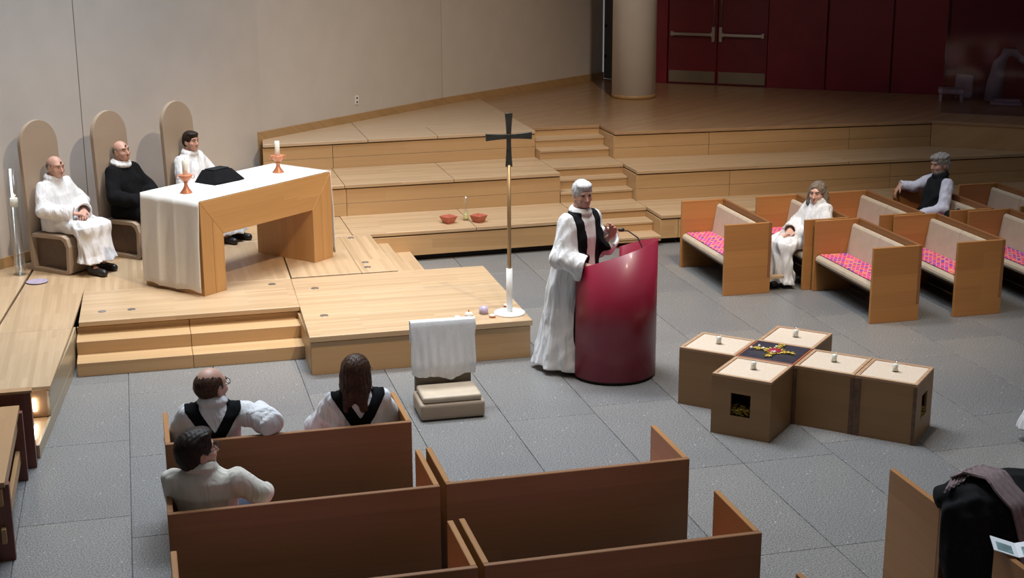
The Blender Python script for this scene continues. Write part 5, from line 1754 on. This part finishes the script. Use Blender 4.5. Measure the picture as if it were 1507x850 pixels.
def standing(name, label, loc, face, Ht, o):
    p = Figure(name, label, loc, face)
    k = Ht / 1.78
    sz = o.get('hsize', 0.98)
    bx, by = o.get('bend', (0.0, 0.0))
    hcz = Ht - 0.122 * sz
    p.set_head((bx, by + 0.03, hcz), *[o.get('head', {}).get(q, 0) for q in ('yaw', 'pitch', 'tilt')], sz)
    shz = 1.45 * k
    f = p.field(0.0068, (-0.7, -0.5, -0.02), (0.7, 0.75, Ht + 0.03))
    p.add_head(f, jowl=0.006)
    f.cap((bx, by, shz + 0.01), p.hc - np.array((0, 0.03, 0.075)), 0.058, 0.054, 0.02)
    f.loft([(0.84 * k, 0, 0, 0.16, 0.115), (0.98 * k, 0, 0, 0.17, 0.12), (1.12 * k, 0.3 * bx, 0.3 * by, 0.15, 0.11), (1.28 * k, 0.7 * bx, 0.7 * by, 0.17, 0.12), (shz - 0.01, bx, by, 0.15, 0.085), (shz + 0.035, bx, by, 0.07, 0.06)], 0.03)
    an = o.get('ankles', [(-0.11, 0.0, 0.08), (0.11, 0.02, 0.08)])
    p.legs(f, [(-0.09, 0, 0.90 * k), (0.09, 0, 0.90 * k)], [(-0.10, 0.02, 0.50 * k), (0.10, 0.02, 0.50 * k)], an, [(a[0] * 1.1, a[1] + 0.15, 0.032) for a in an])
    sh = [(-0.18 + bx, by, shz - 0.015), (0.18 + bx, by, shz - 0.015)]
    el, wr = o['elbows'], o['wrists']
    p.arms(f, sh, el, wr)
    for w_, hh in zip(wr, o['hands']):
        hand(f, w_, hh[0], hh[1], hh[2], hh[3] if len(hh) > 3 else 0.4)
    root = p.finish(f, o.get('skin', 'skin_red'))
    p.face_parts(root, True, o.get('ash', False), o.get('brow'), o.get('glasses', False))
    if o.get('hair'): p.hair(root, *o['hair'])
    for a in an:
        g = SDF([a[0] - 0.09, a[1] - 0.1, -0.01], [a[0] + 0.1, a[1] + 0.27, 0.16], 0.008)
        g.cap((a[0], a[1] - 0.02, 0.045), (a[0] * 1.1, a[1] + 0.17, 0.036), 0.046, 0.040, 0.01).cap((a[0], a[1], 0.05), (a[0], a[1], 0.10), 0.046, 0.046, 0.02)
        Z = g.ax[2][None, None, :]
        g.d = np.maximum(g.d, np.maximum(0.0005 - Z, Z - 0.105)).astype(F32)
        skin_object('shoe', g, M['shoe'], root)
    g = p.field(0.009, (-0.75, -0.62, -0.02), (0.75, 0.75, Ht))
    hem = o.get('hem', 0.06)
    sx, sy = o.get('spread', (0.36, 0.34))
    tx, ty = o.get('train', (0.0, -0.04))
    g.loft([(hem, tx, ty, sx, sy), (0.45 * k, tx * 0.6, ty * 0.6, sx * 0.82, sy * 0.80), (0.85 * k, tx * 0.2, 0.0, 0.25, 0.20), (1.1 * k, 0.3 * bx, 0.3 * by, 0.225, 0.175), (1.28 * k, 0.7 * bx, 0.7 * by, 0.22, 0.16), (shz - 0.02, bx, by, 0.20, 0.12), (shz + 0.03, bx, by, 0.125, 0.09), (shz + 0.055, bx, by + 0.005, 0.088, 0.078)], 0.03, 0.045, 8, o.get('ph', 0.3))
    sr = o.get('sleeve', (0.09, 0.11, 0.12))
    cuffs = []
    for a, b, c in zip(sh, el, wr):
        a_, b_, c_ = np.array(a), np.array(b), np.array(c)
        n_ = (c_ - b_) / np.linalg.norm(c_ - b_)
        e_ = c_ - n_ * o.get('cuff_back', 0.03)
        g.cap(a_ + np.array((0, 0, -0.01)), b_, sr[0], sr[1], 0.05).cap(b_, e_, sr[1], sr[2], 0.04)
        g.cap(e_ + np.array((0, 0, -0.03)), e_ + np.array((0, 0, -0.11)) - n_ * 0.05, sr[2] * 0.7, sr[2] * 0.5, 0.05)
        sl, X, Y, Z = g.region(e_ - 0.22, e_ + 0.22, 0.0)
        dd = (X - e_[0]) * n_[0] + (Y - e_[1]) * n_[1] + (Z - e_[2]) * n_[2]
        rad = np.sqrt(np.maximum((X - e_[0]) ** 2 + (Y - e_[1]) ** 2 + (Z - e_[2]) ** 2 - dd ** 2, 0))
        g.d[sl] = np.where((dd > 0) & (rad < sr[2] * 1.3) & (dd < 0.2), np.maximum(g.d[sl], dd), g.d[sl])
        cuffs.append((e_, n_))
    wrinkle(g, 0.017, 0.8, o.get('ph', 0.3))
    for e_, n_ in cuffs: g.cutcap(e_ - n_ * 0.06, e_ + n_ * 0.05, sr[2] - 0.026)
    cz = shz + 0.055
    collar_ring(g, (bx, by + 0.008, cz), 0.084, 0.080, 0.021, -0.014)
    collar_ring(g, (bx, by + 0.008, cz + 0.024), 0.076, 0.070, 0.015, -0.012)
    g.cutcap((bx, by + 0.01, shz + 0.02), (p.hc[0], p.hc[1] - 0.02, hcz), 0.060, 0.068, 0.006)
    X, Y, Z = g.ax[0][:, None, None], g.ax[1][None, :, None], g.ax[2][None, None, :]
    g.d = np.maximum(g.d, hem - Z + 0.008 * np.sin(X * 20)).astype(F32)
    skin_object('robe', g, M['robe'], root)
    if o.get('scapular'):
        xc = np.interp(Z, [0.9, shz], [0.0, bx])
        w0 = np.interp(Z, [0.2, 0.9 * k, 1.2 * k, shz], [0.13, 0.10, 0.105, 0.125])
        fr_ = np.maximum(np.abs(np.abs(X - xc) - w0) - 0.048, np.maximum(Z - (shz + 0.06), 0.16 - Z)) + 0 * Y
        w1 = np.clip((Z - (shz - 0.2)) / 0.22, 0, 1) * 0.115
        bk_ = np.maximum(np.abs(np.abs(X - xc) - w1) - 0.04, np.maximum(Z - (shz + 0.06), 0.5 - Z)) + 0 * Y
        # only on the body, not on the sleeves
        body = np.maximum(np.abs(X - xc) - 0.172, np.abs(Y - np.interp(Z, [0.9, shz], [0.0, by])) - 0.33)
        inside = np.maximum(np.where(Y > by * 0.5, fr_, bk_), body)
        skin_object('black_scapular', band_on(g, inside, 0.010), M['black_cloth'], root)
    return p


standing('person', 'person with silver hair preaching at the red pulpit, white robe and black scapular', (3.69, 12.06, 0), -56, 1.745, dict(
    hair=('short', 'hair_silver'), brow='hair_silver', glasses=False, head=dict(yaw=-26, pitch=-9, tilt=3), bend=(0.0, 0.06), scapular=True, hem=0.05, spread=(0.27, 0.31), train=(0.02, -0.08),
    elbows=[(-0.27, 0.04, 1.10), (0.28, 0.08, 1.10)], wrists=[(-0.19, 0.27, 1.25), (0.17, 0.30, 1.04)],
    hands=[((0.2, 0.35, 0.9), (0.9, 0.1, 0.0), -1, 0.6), ((0.0, 0.9, -0.1), (-0.1, -0.2, -1), 1, 0.4)], sleeve=(0.074, 0.092, 0.098), ph=0.8))
standing('person', 'person in white robe standing just outside the right picture edge', (6.93, 9.24, 0), 150, 1.72, dict(
    hair=('short', 'hair_brown'), brow='hair_brown', hem=0.10, spread=(0.42, 0.42), train=(0.0, 0.0),
    elbows=[(-0.25, 0.05, 1.08), (0.25, 0.05, 1.08)], wrists=[(-0.08, 0.24, 1.08), (0.08, 0.24, 1.08)],
    hands=[((0.7, 0.5, -0.1), (0.2, 0.1, -1), 1), ((-0.7, 0.5, -0.1), (-0.2, 0.1, -1), 1)], ph=1.1))

# ---- coat and scarf over the lower right pew, booklet on the pew end
f = SDF((-0.2, -0.45, -0.75), (0.95, 0.35, 0.28), 0.010)
f.ell((0.30, 0.0, 0.02), (0.30, 0.17, 0.13), None, 0.05).ell((0.66, 0.02, 0.02), (0.26, 0.19, 0.11), None, 0.06)
f.cap((0.12, -0.12, -0.02), (0.06, -0.17, -0.62), 0.075, 0.085, 0.06).cap((0.32, -0.15, 0.0), (0.30, -0.19, -0.66), 0.085, 0.095, 0.06)
f.cap((0.55, -0.15, 0.0), (0.55, -0.20, -0.66), 0.085, 0.095, 0.06).cap((0.78, -0.13, 0.0), (0.80, -0.18, -0.6), 0.08, 0.085, 0.06)
f.cap((0.10, 0.02, 0.06), (0.10, -0.12, 0.06), 0.06, 0.05, 0.04).cap((0.5, 0.15, 0.0), (0.5, 0.2, -0.2), 0.12, 0.09, 0.06)
f.cap((-0.02, -0.10, 0.02), (0.02, -0.13, -0.35), 0.055, 0.07, 0.06).cap((0.02, 0.03, 0.05), (0.9, 0.03, 0.05), 0.075, 0.085, 0.06)
for q_ in range(8):
    f.cap((0.04 + q_ * 0.12, -0.10, -0.02), (0.03 + q_ * 0.125, -0.15, -0.68), 0.062, 0.075, 0.05)
wrinkle(f, 0.018, 0.8, 0.6)
X, Y, Z = f.ax[0][:, None, None], f.ax[1][None, :, None], f.ax[2][None, None, :]
slot = np.maximum(np.abs(Y - 0.0) - 0.022, Z - 0.0)
f.d = np.maximum(f.d, -(slot + 0 * X)).astype(F32)
ct = skin_object('draped_coat', f, M['coat'])
ct.location = (4.335, 6.877, 0.78)
tag(ct, 'dark charcoal coat draped over the back of the lower right pew', 'coat')
P = []
for k in range(31):
    t = k / 30.0
    ctr = [(0.02, -0.03, 0.135), (0.09, 0.05, 0.165), (0.19, 0.04, 0.185), (0.29, -0.06, 0.180), (0.35, -0.215, 0.06), (0.37, -0.275, -0.15), (0.37, -0.30, -0.36)]
    q = t * (len(ctr) - 1)
    i = min(int(q), len(ctr) - 2)
    a, b, u_ = ctr[i], ctr[i + 1], q - i
    u_ = u_ * u_ * (3 - 2 * u_) * 0.5 + u_ * 0.5
    c = [a[j] + (b[j] - a[j]) * u_ for j in range(3)]
    row = []
    for s in range(13):
        v = s / 12.0 - 0.5
        wv = 0.012 * math.sin(v * 26 + t * 3)
        row.append((c[0] + v * 0.15 + 0.02 * math.sin(t * 9), c[1] + v * (0.06 * (1 - t)) - abs(wv) * (t > 0.5), c[2] + wv * (t <= 0.55) + v * 0.02))
    P.append(row)
sf = MB().grid(P).build('scarf', M['scarf'], None, 0, 2, 0.012)
sf.location = ct.location
tag(sf, 'mauve wool scarf lying across the charcoal coat', 'scarf')
bo = thing('open_booklet', 'open white booklet lying across the lower right pew end', 'booklet', (4.40, 6.26, 0.778), R(-25))
for sgn in (-1, 1):
    b_ = MB()
    b_.hexa([(0, -0.09, 0.0), (sgn * 0.13, -0.09, 0.035), (sgn * 0.13, 0.09, 0.035), (0, 0.09, 0.0), (0, -0.09, 0.005), (sgn * 0.13, -0.09, 0.04), (sgn * 0.13, 0.09, 0.04), (0, 0.09, 0.005)])
    pg = b_.build('page_block', M['paper'], bo)
    b_ = MB()
    x0, x1 = 0.025 * sgn, 0.108 * sgn
    b_.add([(x0, -0.07, 0.0125), (x1, -0.07, 0.0352), (x1, 0.03, 0.0352), (x0, 0.03, 0.0125)], [(0, 1, 2, 3)])
    b_.build('printed_picture', M['paper_print'], pg, 0, 2, 0.0006)
